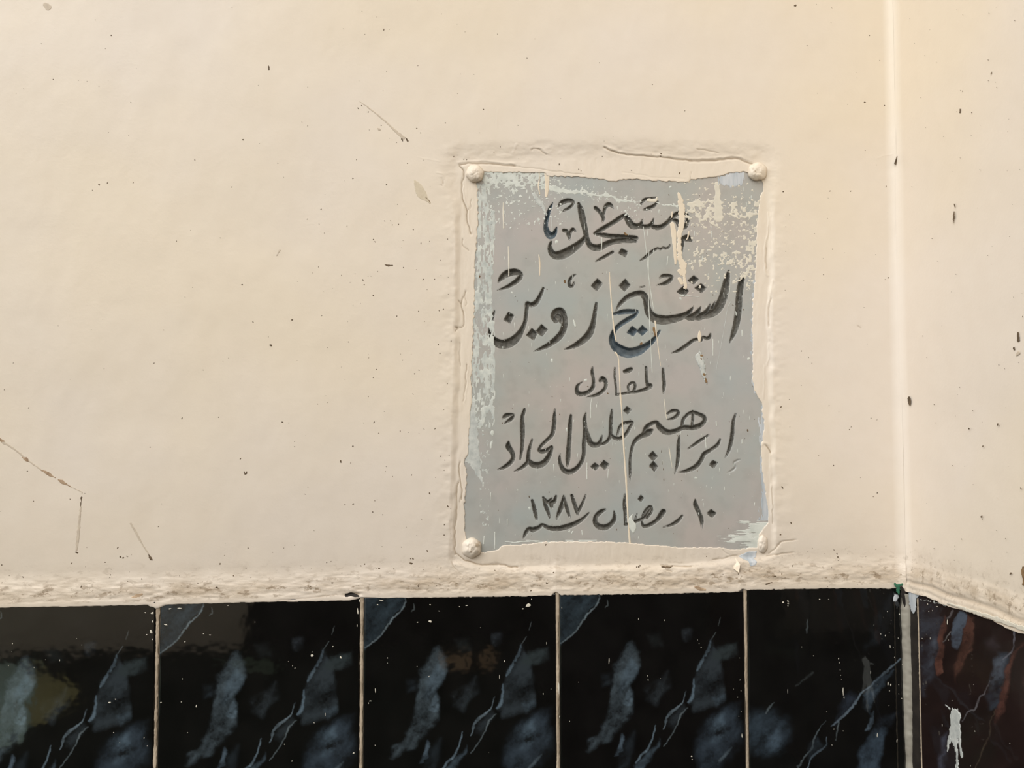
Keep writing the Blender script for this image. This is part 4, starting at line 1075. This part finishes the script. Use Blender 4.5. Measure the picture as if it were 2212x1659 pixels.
# drips: points with widths, colour
DRIPS = [
    ([(1466, 418, 3), (1468, 428, 9), (1471, 440, 12), (1473, 460, 15), (1472, 478, 11), (1469, 500, 10), (1467, 530, 9), (1470, 560, 12), (1476, 575, 14), (1478, 600, 8), (1480, 620, 6)], M_CREAM, 1.9),
    ([(1468, 585, 8), (1472, 592, 8)], M_CREAM, .8), ([(1468, 603, 9), (1473, 612, 7)], M_CREAM, .8), ([(1452, 458, 3), (1451, 470, 2)], M_CREAM, .3),
    ([(1452, 484, 9), (1455, 500, 11), (1457, 530, 8), (1459, 560, 6), (1459, 570, 4)], M_CREAM, .5),
    ([(1164, 366, 2.5), (1165, 385, 2.5), (1163, 402, 3), (1166, 419, 2)], M_CREAM, .3), ([(1181, 372, 12), (1182, 395, 9), (1181, 414, 7), (1180, 424, 5)], M_CREAM, .3),
    ([(1087, 438, 1.6), (1087, 460, 3), (1088, 493, 2.6)], M_CREAMW, .2), ([(1098, 533, 1.4), (1099, 560, 3), (1099, 597, 1.6)], M_CREAMW, .2), ([(1164, 550, 1.5), (1166, 570, 3.4), (1166, 595, 1.6)], M_CREAM, .2),
    ([(1316.5, 588, 1.4), (1319, 630, 2.4), (1323, 680, 2.6), (1327, 716, 3), (1331, 738, 2)], M_CREAM, .2), ([(1330, 762, 4), (1336, 775, 2.2), (1338, 810, 2.2), (1340, 850, 2.4)], M_CREAM, .2),
    ([(1340, 852, 4), (1343, 890, 2.2), (1346, 945, 3.4), (1349, 990, 3.4), (1352, 1030, 4), (1354, 1070, 3.5), (1356, 1110, 3), (1358, 1140, 3), (1360, 1165, 4.5), (1362, 1190, 5)], M_CREAM, .2),
    ([(1366, 1112, 3), (1362, 1120, 8), (1363, 1128, 12), (1367, 1138, 14), (1368, 1150, 3)], M_WHITE, 1),
    ([(1402, 540, .8), (1401, 590, 1.2), (1401, 640, 1.5), (1403, 690, 2), (1406, 750, 1.4), (1409, 805, 1.6)], M_WHITE, .2), ([(1390, 490, 1.2), (1396, 540, 1.4), (1402, 600, 1.4), (1409, 650, 1.6), (1413, 672, 1)], M_WHITE, .2),
    ([(1415, 694, 3), (1418, 720, 2), (1423, 760, 1.4), (1427, 790, 1)], M_CREAM, .2), ([(1435, 862, 1), (1437, 885, 2.2), (1440, 905, 1)], M_CREAMW, .2), ([(1445, 965, 1.2), (1448, 985, 2.4), (1452, 1010, 1)], M_CREAMW, .2),
    ([(1511, 716, 3), (1511, 727, 8), (1511, 736, 5)], M_CREAM, .3), ([(1510, 642, 1), (1474, 637, 2)], M_WHITE, .2), ([(1469, 637, 3), (1475, 639, 4), (1478, 637, 2)], M_WHITE, .3),
    ([(1580, 650, .8), (1572, 665, .9), (1566, 700, .9), (1557, 750, .9), (1549, 790, .9), (1547, 812, .6)], M_GREYW, .2),
    ([(1152, 418, 4), (1160, 430, 9), (1169, 440, 9), (1175, 452, 6), (1181, 466, 2.5)], M_GREYW, 1.8),
    ([(1278, 862, 1), (1276, 880, 2), (1276, 903, 1.6)], M_WHITE, .2), ([(1268, 1000, 1.4), (1268, 1035, 2)], M_WHITE, .2), ([(1314, 1014, 2), (1313, 1033, 1)], M_WHITE, .2), ([(1196, 1004, 2), (1197, 1018, 1)], M_WHITE, .2),
    ([(1069, 1150, 2.4), (1069, 1185, 1.6)], M_WHITE, .2), ([(1046, 1158, 2), (1045, 1175, 2)], M_WHITE, .2), ([(1060, 1065, 2), (1060, 1080, 1)], M_WHITE, .2), ([(1096, 1122, 2), (1096, 1136, 1)], M_WHITE, .2), ([(1257, 1146, 2), (1258, 1155, 2)], M_WHITE, .2),
    ([(1540, 733, 2), (1540, 768, 1.6)], M_WHITE, .2), ([(1603, 714, 2.4), (1603, 726, 2)], M_WHITE, .2), ([(1547, 910, 2), (1548, 920, 2.4)], M_WHITE, .2), ([(1603, 950, 3), (1603, 958, 2)], M_WHITE, .2), ([(1524, 945, 2), (1525, 967, 1.4)], M_WHITE, .2),
    ([(1538, 500, 2.4), (1538, 513, 1.6)], M_WHITE, .2), ([(1443, 554, 1.6), (1441, 572, 2)], M_WHITE, .2), ([(1239, 692, 3), (1242, 702, 4), (1243, 706, 2)], M_WHITE, .2), ([(1300, 514, 2.4), (1299, 545, 2)], M_WHITE, .2),
    ([(1192, 468, 1.6), (1193, 500, 2.4)], M_GREYW, .2), ([(1400, 432, 7), (1415, 433, 7), (1420, 426, 3)], M_CREAMW, .6), ([(1488, 501, 3), (1486, 512, 3), (1483, 518, 2)], M_CREAM, .3),
]
for pts, mt, fr in DRIPS:
    x0 = min(p[0] - p[2] for p in pts) - 4; x1 = max(p[0] + p[2] for p in pts) + 4
    y0 = min(p[1] for p in pts) - 5; y1 = max(p[1] for p in pts) + 5
    hh = (lambda X, Y: np.full(X.shape, HS + 0.0001)) if True else None
    under(film('paint_drip', mt, None, (x0, y0, x1, y1), lambda X, Y, pts=pts, fr=fr: stroke_field(X, Y, pts) + fr * fbm(X / 6, Y / 6, 270, 3), hh, .00022, 0.6))


# small spatter on the marble
def dots(name, mat, parent, pts, plane, h0, lift=0.0002, unplaque=False):
    """little flattened blobs: x, y, half-width, half-height, tilt"""
    V = []; Q = []
    for (x, y, rx, ry, ti) in pts:
        na = 8
        b = len(V)
        for ring, hh in ((1.0, -0.00005), (0.55, lift)):
            for k in range(na):
                a = 2 * math.pi * k / na
                j = 1 + 0.25 * math.sin(a * 2 + x) + 0.15 * math.sin(a * 3 + y)
                u, v_ = rx * ring * j * math.cos(a), ry * ring * j * math.sin(a)
                X = x + u * math.cos(ti) - v_ * math.sin(ti); Y = y + u * math.sin(ti) + v_ * math.cos(ti)
                V.append((X, Y, hh))
        for k in range(na):
            Q.append((b + k, b + na + k, b + na + (k + 1) % na, b + (k + 1) % na))
        Q += [(b + 8, b + 15, b + 10, b + 9), (b + 10, b + 15, b + 14, b + 11), (b + 14, b + 13, b + 12, b + 11)]
    A = np.array(V)
    P = plane(A[:, 0], A[:, 1], h0(A[:, 0], A[:, 1]) + A[:, 2])
    o = mesh_obj(name, P, np.array(Q), mat, parent)
    o['kind'] = 'stuff'
    return o


rnd = random.Random(11)
pl = []
for _ in range(330):
    x, y = rnd.uniform(1050, 1630), rnd.uniform(400, 1165)
    r = rnd.choice((.5, .6, .7, .9)); v = rnd.random()
    pl.append((x, y, r, r * (1 if v < .5 else rnd.uniform(3, 8)), rnd.uniform(-.05, .05)))
pl += [(1106, 632, 2.4, 2.4, 0), (1192, 778, 3.6, 4, 0), (1265, 821, 3.4, 3.6, 0), (1448, 404, 3, 3, 0), (1503, 1032, 3, 3, 0), (1518, 1080, 2.4, 1.6, 0), (1470, 645, 3, 3, 0), (1617, 775, 3, 4, 0), (1144, 1098, 3, 4, .4), (1224, 928, 2.4, 4, 0),
       (1230, 1148, 3, 2, 0), (1236, 1150, 2, 4, .5), (1063, 935, 4, 8, .2), (1061, 960, 3.5, 9, .3), (1120, 443, 1.6, 1, 0), (1103, 492, 2.5, 2.5, 0), (1202, 522, 3, 5, 0)]
under(dots('paint_spatter', M_WHITE, None, pl, W, hs0))
pl = [(rnd.uniform(1050, 1630), rnd.uniform(420, 1160), rnd.uniform(.5, 1.0), rnd.uniform(.6, 1.4), rnd.uniform(0, 3)) for _ in range(80)]
pl += [(1181.5, 625, 1.6, 1.6, 0), (1313, 850, 2, 2, 0), (1270, 835, 2, 1.4, 0), (1615, 930, 2, 3.5, 0), (1445, 421, 1.3, 2, 0), (1457, 494, 1.5, 1.5, 0), (1209, 895, 1, 2, 0), (1143, 1073, 1.2, 2.8, 0), (1186, 1063, 1.5, 1.5, 0), (1332, 1144, 1.2, 2.4, 0),
       (1429, 975, .8, 4, 0), (1431, 1000, .8, 4, 0), (1433, 1014, .8, 3, 0), (1434, 1036, .8, 4, 0), (1085, 914, 1.7, 1.7, 0), (1540, 637, .8, 2, 0), (1583, 659, 2.4, .8, 0), (1606, 669, 1.6, 1.8, 0)]
under(dots('dark_specks', M_DARK, None, pl, W, hs0))
pl = [(1351, 505, 5, 3, .3), (1034, 598, 5, 5, 0), (1413, 714, 4, 11, -.06), (1385, 742, 3, 4, .3), (1220, 608, 2.5, 6, 0), (1178, 399, 3.5, 1, 0)]
under(dots('rust_stains', M_RUST, None, pl, W, hs0, lift=.00006))
# dried cocoon-like streak with rust flecks on the right of the third line
under(film('dried_streak', M_GREYW, None, (1500, 752, 1534, 834), lambda X, Y: stroke_field(X, Y, [(1512, 760, 5), (1510, 772, 15), (1516, 788, 14), (1520, 805, 10), (1523, 820, 5), (1527, 828, 2)]) + 1.6 * fbm(X / 3, Y / 3, 280, 3), hs0, .0006, .7))
under(dots('rust_stains', M_RUST, None, [(1515, 768, 3, 3, 0), (1515, 775, 2, 2.4, 0), (1521, 809, 3, 4, 0), (1525, 822, 3, 5, -.3), (1511, 763, 1, 1, 0)], W, lambda X, Y: np.full(np.shape(X), HS + .0006)))

# ------------------------------------------------------------------ marks on the plaster
hw = lambda X, Y: h_wall(X, Y) + 0.00004
SCR = [
    ([(-60, 912, 5), (0, 950, 7), (8, 953, 3)], M_SCUFF), ([(6, 955, 6), (30, 970, 4), (62, 995, 3)], M_FAINT), ([(49, 988, 2), (56, 992, 8), (62, 997, 2)], M_SCUFF), ([(62, 996, 3), (86, 1013, 3)], M_FAINT),
    ([(88, 1015, 1.5), (104, 1023, 8), (112, 1028, 4), (120, 1032, 1.5)], M_SCUFF), ([(126, 1036, 3), (134, 1041, 8), (143, 1046, 4), (153, 1052, 1.5)], M_SCUFF), ([(153, 1052, 2), (175, 1062, 3), (177, 1066, 3)], M_FAINT),
    ([(176, 1075, 4), (175, 1085, 2), (174, 1094, 1.5)], M_DARK), ([(174, 1096, 4), (168, 1160, 7), (165, 1188, 5)], M_FAINT), ([(163, 1193, 3), (168, 1194, 3)], M_DARK),
    ([(282, 1130, 4), (296, 1155, 5), (310, 1180, 3), (321, 1197, 3)], M_FAINT), ([(321, 1198, 2), (325, 1206, 6), (328, 1209, 4)], M_DARK),
    ([(778, 220, 2), (800, 236, 3), (830, 260, 3.5), (852, 281, 5), (872, 298, 7)], M_FAINT), ([(868, 300, 4), (870, 304, 3)], M_DARK), ([(876, 298, 2), (881, 305, 4.5)], M_DARK),
    ([(896, 390, 3), (903, 403, 16), (910, 418, 20), (921, 430, 9), (929, 439, 2)], M_GOUGE), ([(920, 426, 6), (923, 430, 5), (929, 438, 1.5)], M_RUST), ([(911, 402, 2), (913, 410, 1.5), (915, 420, 2), (914, 424, 1)], M_DARK),
    ([(831, 572, 1.5), (839, 573.5, 4), (848, 573.5, 1.5)], M_DARK), ([(815, 277, 3), (820, 280, 6)], M_FAINT), ([(598, 552, 2), (604, 541, 4)], M_FAINT), ([(98, 10, 10), (104, 16, 14)], M_FAINT),
    ([(527, 1019, 2), (529, 1024, 4)], M_DARK), ([(533, 1019, 3), (531, 1024, 3)], M_DARK), ([(580, 142, 2), (581, 150, 2.5)], M_DARK),
    ([(285, 1290, 3), (296, 1287, 7), (306, 1284, 5)], M_SCUFF), ([(748, 1286, 8), (760, 1284, 9), (774, 1288, 5)], M_DARKJ),
    ([(1502, 1268, 4), (1512, 1272, 8), (1524, 1274, 4)], M_SCUFF), ([(1655, 1262, 3), (1668, 1258, 3)], M_DARK), ([(1430, 1224, 3), (1444, 1226, 4), (1450, 1224, 2)], M_DARK),
]


def marks(lst, plane, hf, parent):
    for pts, mt in lst:
        x0 = min(p[0] - p[2] for p in pts) - 4; x1 = max(p[0] + p[2] for p in pts) + 4
        y0 = min(p[1] - p[2] for p in pts) - 4; y1 = max(p[1] + p[2] for p in pts) + 4
        film('scuff_mark', mt, parent, (x0, y0, x1, y1), lambda X, Y, pts=pts: stroke_field(X, Y, pts) + 0.7 * fbm(X / 3, Y / 3, 290, 3), hf, .00012, 0.8, plane)


marks(SCR, W, hw, WALL)

# specks all over the plaster
sp = []
rnd = random.Random(5)
for _ in range(2600):
    x, y = rnd.uniform(-150, 1920), rnd.uniform(-100, 1270)
    if 975 < x < 1670 and 345 < y < 1215: continue
    near = math.exp(-(max(0, abs(x - 880) - 80) / 130) ** 2) * (1 if y > 250 else .3) + (0.9 if y > 1170 else 0) + (.25 if x > 1690 else 0)
    if rnd.random() > 0.07 + 0.5 * near: continue
    r = rnd.choice((.5, .6, .7, .8, 1.0, 1.3)) * (1.15 if y > 900 else 1)
    sp.append((x, y, r, r * rnd.uniform(.9, 1.8), rnd.uniform(-.6, .6)))
sp += [(888, 1217, 3.4, 2.6, .4), (892, 1207, 2.2, 1.8, 0), (887, 1207, 1.2, 1.5, 0), (928, 1066, 1.8, 2.4, -.5), (610, 912, 2, 1.6, 0), (763, 1089, 2, 2, 0), (819, 1228, 2, 2, 0), (923, 1190, 2.2, 1.8, 0), (718, 1259, 2.2, 2, 0), (736, 997, 1.6, 4, 0),
       (214, 399, 2, 2, 0), (585, 746, 3, 2.6, 0), (525, 302, 2.4, 1.6, .6), (260, 1203, 2, 2.6, 0), (266, 1205, 2.4, 2, 0), (468, 1269, 2.8, 2, .2), (1718, 12, 2.5, 3, .5), (1868, 221, 2, 2, 0), (631, 691, 2, 2, .4), (523, 615, 1.8, 1.8, 0),
       (835, 399, 1.8, 1.4, 0), (1690, 1053, 1.7, 3.4, -.3), (1709, 1130, 2.2, 1.8, .3), (1686, 1155, 1.8, 1.8, 0), (1692, 414, 1.6, 2, 0), (1468, 374, 1.8, 2.4, .3), (1364, 368, 1.4, 1.2, 0), (1687, 879, 1.8, 1.8, 0),
       (1380, 1224, 2.6, 2.2, 0), (1383, 1222, 1.6, 2, 0), (1375, 1225, 1.4, 1.6, 0), (1595, 1240, 1.4, 1.2, 0), (1674, 1245, 3.4, 1.6, 0), (1526, 1202, 1.2, 1.2, 0), (1179, 1177, 1.6, 2, .3), (1181, 1260, 3, 2, .4), (1147, 1276, 2, 1.6, 0),
       (1208, 355, .9, 3, 0), (1250, 366, 1.5, 1, .6), (1255, 369, 1.2, 1.2, 0), (1301, 338, 1, 1, 0), (1428, 332, 2, 1.6, .3), (1427, 337, 1.6, 1, 0), (1002, 344, 1, 1.6, 0), (1008, 345, 1.2, 1, 0)]
dots('paint_specks', M_DARK, WALL, sp, W, hw, lift=.00012)

# torn flake and bare patch at the lower right of the plaque
film('bare_patch', M_BLUEW, WALL, (1590, 1185, 1640, 1230), lambda X, Y: poly_field(X, Y, [(1595, 1201), (1617, 1191), (1635, 1191), (1633, 1204), (1628, 1206), (1635, 1213), (1633, 1220), (1622, 1224), (1617, 1213), (1606, 1208)]) + .6 * fbm(X / 3, Y / 3, 300, 3), hw, .0002, .7)


def flake():
    pts = [(1589, 1205), (1599, 1219), (1596, 1237), (1584, 1228)]
    hs = (0.0002, 0.0024, 0.0030, 0.0008)
    h = [float(h_wall(np.array([x * 1.0]), np.array([y * 1.0]))[0]) for x, y in pts]
    V = [W(float(x), float(y), a + b) for (x, y), a, b in zip(pts, h, hs)]
    V += [v + np.array([0, 0.0004, 0]) for v in V]
    Q = [(0, 1, 2, 3), (7, 6, 5, 4), (0, 4, 5, 1), (1, 5, 6, 2), (2, 6, 7, 3), (3, 7, 4, 0)]
    o = mesh_obj('peeling_paint_flake', V, Q, M_CREAM, WALL, smooth=False)
    o['label'] = 'small paint flake peeling off under the plaque'


flake()
M_CREAM.use_fake_user = True

# ------------------------------------------------------------------ marks on the right wall and on the tiles
hr = lambda X, Y: np.full(np.shape(X), 0.0009)


def side_h(X, Y):
    P = WR(X, Y, 0.0)
    d = (P[..., 2] - Z_LIP) / 0.00047
    return 0.0010 + 0.0044 * sstep(72, 20, d)


marks([([(2061, 456, 1.5), (2060, 470, 3.5), (2059, 483, 1.5)], M_DARK), ([(2061, 441, 1.5), (2063, 447, 2.5)], M_DARK), ([(1963, 858, 4), (1964, 866, 7), (1965, 874, 3)], M_DARK), ([(2199, 718, 3), (2200, 735, 6)], M_DARK), ([(2190, 752, 4), (2191, 755, 3)], M_DARK), ([(2200, 762, 7), (2196, 768, 3)], M_FAINT),
       ([(2210, 1226, 5), (2209, 1236, 6), (2212, 1250, 5), (2211, 1262, 6)], M_RUST), ([(2074, 236, 2), (2074, 243, 2.5)], M_DARK)], WR, side_h, WALLR)
sp = []
for _ in range(110):
    r = rnd.choice((.4, .5, .5, .6, .8))
    sp.append((rnd.uniform(1960, 2300), rnd.uniform(0, 1250) ** 1.0, r, r * rnd.uniform(1, 1.8), rnd.uniform(-.5, .5)))
sp += [(2155, 917, 1.8, 2.6, .5), (2093, 926, 1.6, 2, .6), (2123, 964, 1.6, 2, .6), (2120, 1116, 2, 2.6, 0), (2183, 1239, 2, 3, .3), (2205, 1055, 1.6, 2, 0), (2141, 158, 1.2, 3, .3)]
dots('paint_specks', M_DARK, WALLR, sp, WR, side_h, lift=.00012)
# gouge in the corner
film('plaster_chip', M_DARK, WALL, (1928, 330, 1946, 360), lambda X, Y: stroke_field(X, Y, [(1938, 338, 2.5), (1936, 345, 3), (1934, 353, 5)]), lambda X, Y: np.full(X.shape, .0052), .0004, .7)

ht = lambda X, Y: np.full(np.shape(X), TILE_H)
SPOT = []


def zsp(o, l):
    for x, y, rx, ry in l:
        X, Y = TZ(x, y, o)
        SPOT.append((X, Y, rx * .17, ry * .19, 0.0))


zsp((0, 1230), [(104, 620, 5, 11), (498, 760, 7, 12), (683, 632, 4, 5), (640, 578, 4, 4), (97, 688, 3, 4), (285, 820, 5, 7), (70, 803, 6, 8), (380, 755, 4, 4), (915, 1112, 22, 7), (965, 1085, 12, 6), (950, 1365, 9, 7), (1204, 1408, 6, 9), (1000, 1448, 4, 8), (1230, 1475, 8, 6), (1275, 1585 - 1000, 7, 10), (1215, 362, 12, 7), (1272, 365, 18, 16), (1275, 435, 8, 16), (1262, 520, 20, 22), (1225, 545, 10, 6), (1420, 330, 18, 8), (1500, 325, 40, 5), (1385, 462, 24, 8), (1640, 1142, 7, 18), (1515, 1108, 7, 6), (1345, 1112, 10, 8), (1525, 915, 4, 8), (1700, 537, 9, 6), (1755, 548, 12, 7), (1545, 605, 12, 5), (1567, 1365, 6, 5), (1905, 302, 6, 6), (2130, 440, 4, 5)])
zsp(O2, [(983, 720, 17, 20), (983, 690, 4, 10), (1157, 645, 8, 8), (1222, 735, 12, 18), (820, 805, 5, 8), (840, 825, 7, 6), (785, 770, 4, 4), (1093, 1212, 5, 18), (1000, 1282, 8, 5), (752, 1462, 6, 6), (815, 1602, 12, 7), (1330, 1535, 14, 8), (1613, 740, 5, 9), (1613, 782, 4, 5), (1860, 812, 4, 8), (1512, 1012, 6, 30), (1470, 1100, 16, 7), (1455, 1118, 6, 8), (1510, 1470, 6, 5), (1560, 258, 30, 7), (1530, 295, 14, 6), (1380, 260, 10, 14), (1365, 350, 9, 40), (1360, 470, 6, 14)])
zsp(O3, [(335, 895, 5, 9), (236, 812, 4, 7), (965, 767, 6, 13), (924, 898, 5, 24), (1318, 618, 4, 16), (1290, 1040, 6, 10), (1355, 1000, 4, 5), (765, 487, 4, 4), (835, 1530, 4, 5), (835, 1530, 4, 5), (345, 435, 26, 12), (345, 295, 12, 6), (590, 312, 8, 6), (650, 302, 16, 6), (420, 348, 12, 4), (240, 442, 12, 6), (1840, 765, 6, 42), (2086, 415, 4, 12), (1585, 943, 4, 4), (1510, 1270, 5, 7), (1420, 990, 7, 80), (1427, 1230, 4, 14), (1445, 320, 3, 12), (1165, 300, 40, 20), (1120, 330, 18, 6), (1192, 250, 7, 7)])
zsp(O4, [(680, 425, 5, 9), (542, 925, 8, 8), (535, 890, 3, 12), (645, 912, 4, 4), (905, 1562, 14, 8), (910, 1588, 9, 6), (955, 590, 4, 4), (968, 620, 4, 4), (985, 652, 7, 4), (1310, 925, 6, 6), (1318, 1015, 5, 6), (1290, 1068, 5, 5), (1320, 1190, 4, 5), (1300, 1228, 4, 5), (1326, 1390, 5, 30), (1255, 1000, 3, 5), (1305, 740, 4, 4), (1670, 275, 11, 12), (1708, 258, 14, 3), (1712, 272, 12, 3), (1712, 288, 14, 3), (1710, 305, 10, 3), (1975, 250, 14, 5), (2050, 250, 8, 3), (1825, 648, 4, 5), (1925, 722, 5, 5), (1708, 1018, 3, 26)])
zsp(O5, [(617, 745, 5, 12), (622, 780, 4, 12), (630, 840, 4, 8), (635, 885, 3, 6), (640, 918, 3, 4), (655, 1020, 7, 48), (663, 1070, 6, 14), (578, 1335, 6, 6), (655, 1350, 5, 5), (562, 1468, 5, 6), (940, 1385, 6, 26), (1105, 1432, 6, 26), (1030, 955, 7, 28), (1053, 965, 7, 20), (1120, 965, 5, 6), (1120, 1040, 5, 6), (1038, 1138, 4, 5), (1048, 645, 5, 20), (1075, 650, 4, 6), (1008, 552, 6, 12), (970, 540, 6, 6), (980, 582, 4, 4), (1040, 525, 4, 4), (1115, 575, 5, 6), (1125, 375, 7, 12), (1025, 352, 5, 8), (1105, 322, 4, 4), (1085, 735, 4, 8), (1150, 795, 5, 6), (1145, 1078, 5, 7), (408, 722, 5, 5), (518, 1190, 4, 5), (885, 860, 3, 26), (912, 465, 3, 4), (1056, 425, 4, 4), (1042, 1015, 10, 4)])
dots('paint_spatter', M_CREAMW, WALL, SPOT, W, ht, lift=.00015)

SPR = []
for x, y, rx, ry in [(1525, 440, 8, 30), (1315, 577, 4, 8), (1382, 577, 4, 12), (1482, 1302, 5, 16), (2047, 1452, 6, 6), (1755, 1352, 5, 10), (1565, 1097, 5, 5), (1745, 962, 4, 5), (1370, 350, 6, 8), (1400, 345, 5, 7), (1360, 290, 10, 6), (1440, 310, 14, 5), (1718, 1640, 4, 10), (1535, 590, 4, 5)]:
    X, Y = TZ(x, y, O5); SPR.append((X, Y, rx * .15, ry * .19, 0))
dots('paint_spatter', M_CREAMW, WALLR, SPR, WR, ht, lift=.00015)


def splat(X, Y):
    z = lambda l: stroke_field(X, Y, [(1652 + a * .25854, 1230 + b * .25854, c * .25854) for a, b, c in l])
    f = z([(1575, 1180, 40), (1590, 1215, 90), (1590, 1300, 80), (1585, 1400, 70), (1600, 1500, 28), (1605, 1600, 24), (1605, 1700, 22)])
    f = np.maximum(f, z([(1560, 1320, 30), (1545, 1420, 34), (1525, 1520, 14)]))
    f = np.maximum(f, z([(1620, 1320, 40), (1632, 1450, 26), (1650, 1570, 18)]))
    f = np.maximum(f, z([(1495, 1120, 6), (1530, 1150, 7), (1565, 1190, 10)]))
    return f + 2.2 * fbm(X / 2.4, Y / 9, 310, 3) - .6


film('white_paint_strip', M_CREAMW, WALLR, (2040, 1294, 2300, 1400), lambda X, Y: stroke_field(X, Y, [(2046, 1303, 3), (2100, 1321, 7), (2160, 1340, 9), (2215, 1360, 10), (2290, 1388, 10)]) + 1.6 * fbm(X / 4, Y / 4, 320, 3), lambda X, Y: np.full(X.shape, TILE_H + .0026), .0003, .9, WR)
film('white_paint_strip', M_GREYW, WALLR, (1985, 1284, 2060, 1320), lambda X, Y: stroke_field(X, Y, [(1990, 1296, 2), (2010, 1299, 4), (2040, 1306, 4), (2052, 1311, 1)]) + 3.4 * fbm(X / 4, Y / 3, 321, 3) - 1.2, ht, .0002, .8, WR)
o = film('bird_dropping', M_GREYW, WALLR, (2032, 1512, 2090, 1672), splat, ht, .0005, .7, WR)
o['label'] = 'pale grey bird dropping running down the right wall tile'
o['kind'] = 'stuff'

# paint dabs where the tile corner meets the plaster
film('green_paint_dab', M_GREEN, WALL, (1926, 1254, 1960, 1290), lambda X, Y: np.maximum(stroke_field(X, Y, [(1933, 1262, 5), (1940, 1268, 9), (1940, 1276, 8), (1942, 1283, 5)]), stroke_field(X, Y, [(1940, 1266, 6), (1949, 1262, 4)])) + 1.0 * fbm(X / 4, Y / 4, 311, 3), lambda X, Y: np.full(X.shape, .0080), .0006, .7)
film('white_paint_dab', M_BLUEW, WALL, (1926, 1280, 1944, 1304), lambda X, Y: poly_field(X, Y, [(1932, 1284), (1940, 1284), (1942, 1290), (1936, 1300), (1929, 1300)]) + .6 * fbm(X / 4, Y / 4, 312, 3), ht, .0004, .7)
film('white_paint_dab', M_BLUEW, WALLR, (1960, 1272, 1992, 1332), lambda X, Y: np.maximum(poly_field(X, Y, [(1962, 1276), (1975, 1278), (1986, 1286), (1980, 1294), (1979, 1310), (1976, 1326), (1972, 1326), (1966, 1314), (1963, 1295)]), -9) + 1.2 * fbm(X / 4, Y / 4, 313, 3), lambda X, Y: np.full(X.shape, TILE_H + .0003), .0005, .7, WR)
film('dark_crevice', M_DARKJ, WALL, (1940, 1264, 1966, 1318), lambda X, Y: stroke_field(X, Y, [(1947, 1268, 5), (1951, 1280, 9), (1954, 1296, 9), (1955, 1310, 4)]) + 1.2 * fbm(X / 3, Y / 6, 314, 3), lambda X, Y: np.full(X.shape, TILE_H + .0048), .0004, .7)

# ------------------------------------------------------------------ the rest of the place and added shapes (seen only as reflections in the glaze)
M_DADO = mat_flat('dark_dado', srgb(20, 19, 18), srgb(26, 25, 24), 12, 0.95, 0.05)
M_FAR = mat_flat('dim_far_plaster', srgb(214, 200, 176), srgb(226, 212, 190), 4, 0.8, 0.2)
M_SHADE = mat_flat('dark_panel', srgb(22, 24, 20), srgb(36, 38, 32), 8, 0.8, 0.1)
M_ORANGE_CARD = mat_flat('orange_card', srgb(240, 196, 150), srgb(250, 216, 170), 40, 0.8, 0.2)
M_GREEN_CARD = mat_flat('green_card', srgb(96, 120, 100), srgb(130, 150, 126), 40, 0.8, 0.2)
M_TEAL = mat_flat('pale_teal_card', srgb(176, 214, 204), srgb(206, 226, 210), 9, 0.6, 0.3)
M_OLIVE = mat_flat('olive_card', srgb(170, 164, 104), srgb(186, 180, 124), 14, 0.6, 0.3)


def st(o):
    o['kind'] = 'structure'
    return o


st(box('floor', -6, XC + .1, -7, .05, FLOOR_Z - .05, FLOOR_Z, M_FLOOR))
box('dado', XC - TILE_H, XC + .05, -5.0, -(yj + 3 * .2028), FLOOR_Z, Z_TOP, M_DADO, WALLR)
box('dado', XC - .0035, XC + .05, -(yj + 3 * .2028), 0, FLOOR_Z, t_z0, M_DADO, WALLR)
box('dado', -1.6, XC, -.004, 0, FLOOR_Z, t_z0, M_DADO, WALL)
st(box('wall_opposite', -6, -1.28, -4.45, -4.3, FLOOR_Z, 0.35, M_FAR))
st(box('dark_reflection_panel_1', -1.28, XC + .1, -4.42, -4.32, FLOOR_Z, 0.35, M_SHADE))  # added unseen dark panel, keeps the reflections right of the far wall dark


def add_reflection_card(name, mat, pts, label, thick=0.012):
    """added unseen sheet on the floor, shaped so its mirror image colours the glaze"""
    P = W(np.array([p[0] for p in pts], float), np.array([p[1] for p in pts], float), TILE_H)
    d = P - np.array([0, -DIST, 0]); d[:, 1] *= -1
    t = (FLOOR_Z + thick - P[:, 2]) / d[:, 2]
    top = P + d * t[:, None]
    n = len(pts)
    V = np.vstack([top, top - np.array([0, 0, thick])])
    me = bpy.data.meshes.new(name)
    me.from_pydata([tuple(v) for v in V], [], [list(range(n))] + [(k, k + n, (k + 1) % n + n, (k + 1) % n) for k in range(n)])
    me.materials.append(mat)
    o = bpy.data.objects.new(name, me)
    COL.objects.link(o)
    o['label'] = label
    o['category'] = 'rug'
    return o


add_reflection_card('reflection_card', M_TEAL, [(-150, 1422), (10, 1428), (62, 1436), (72, 1470), (58, 1510), (60, 1560), (20, 1610), (-150, 1650)], 'pale teal card added for the reflection at the left edge of the leftmost tile')
add_reflection_card('reflection_card', M_OLIVE, [(66, 1437), (98, 1450), (128, 1470), (168, 1496), (150, 1520), (112, 1545), (62, 1562), (60, 1510), (74, 1470)], 'olive card added for the reflection in the leftmost tile')
add_reflection_card('reflection_card', M_ORANGE_CARD, [(950, 1412), (1012, 1410), (1014, 1437), (952, 1440)], 'larger orange card added for the reflection in the tile below the plaque')
add_reflection_card('reflection_card', M_ORANGE_CARD, [(1040, 1411), (1066, 1410), (1066, 1434), (1042, 1436)], 'smaller orange card added for the reflection in the tile below the plaque')
add_reflection_card('reflection_card', M_GREEN_CARD, [(462, 1428), (597, 1426), (597, 1447), (520, 1444)], 'narrow green card added for the reflection in the second tile from the left')
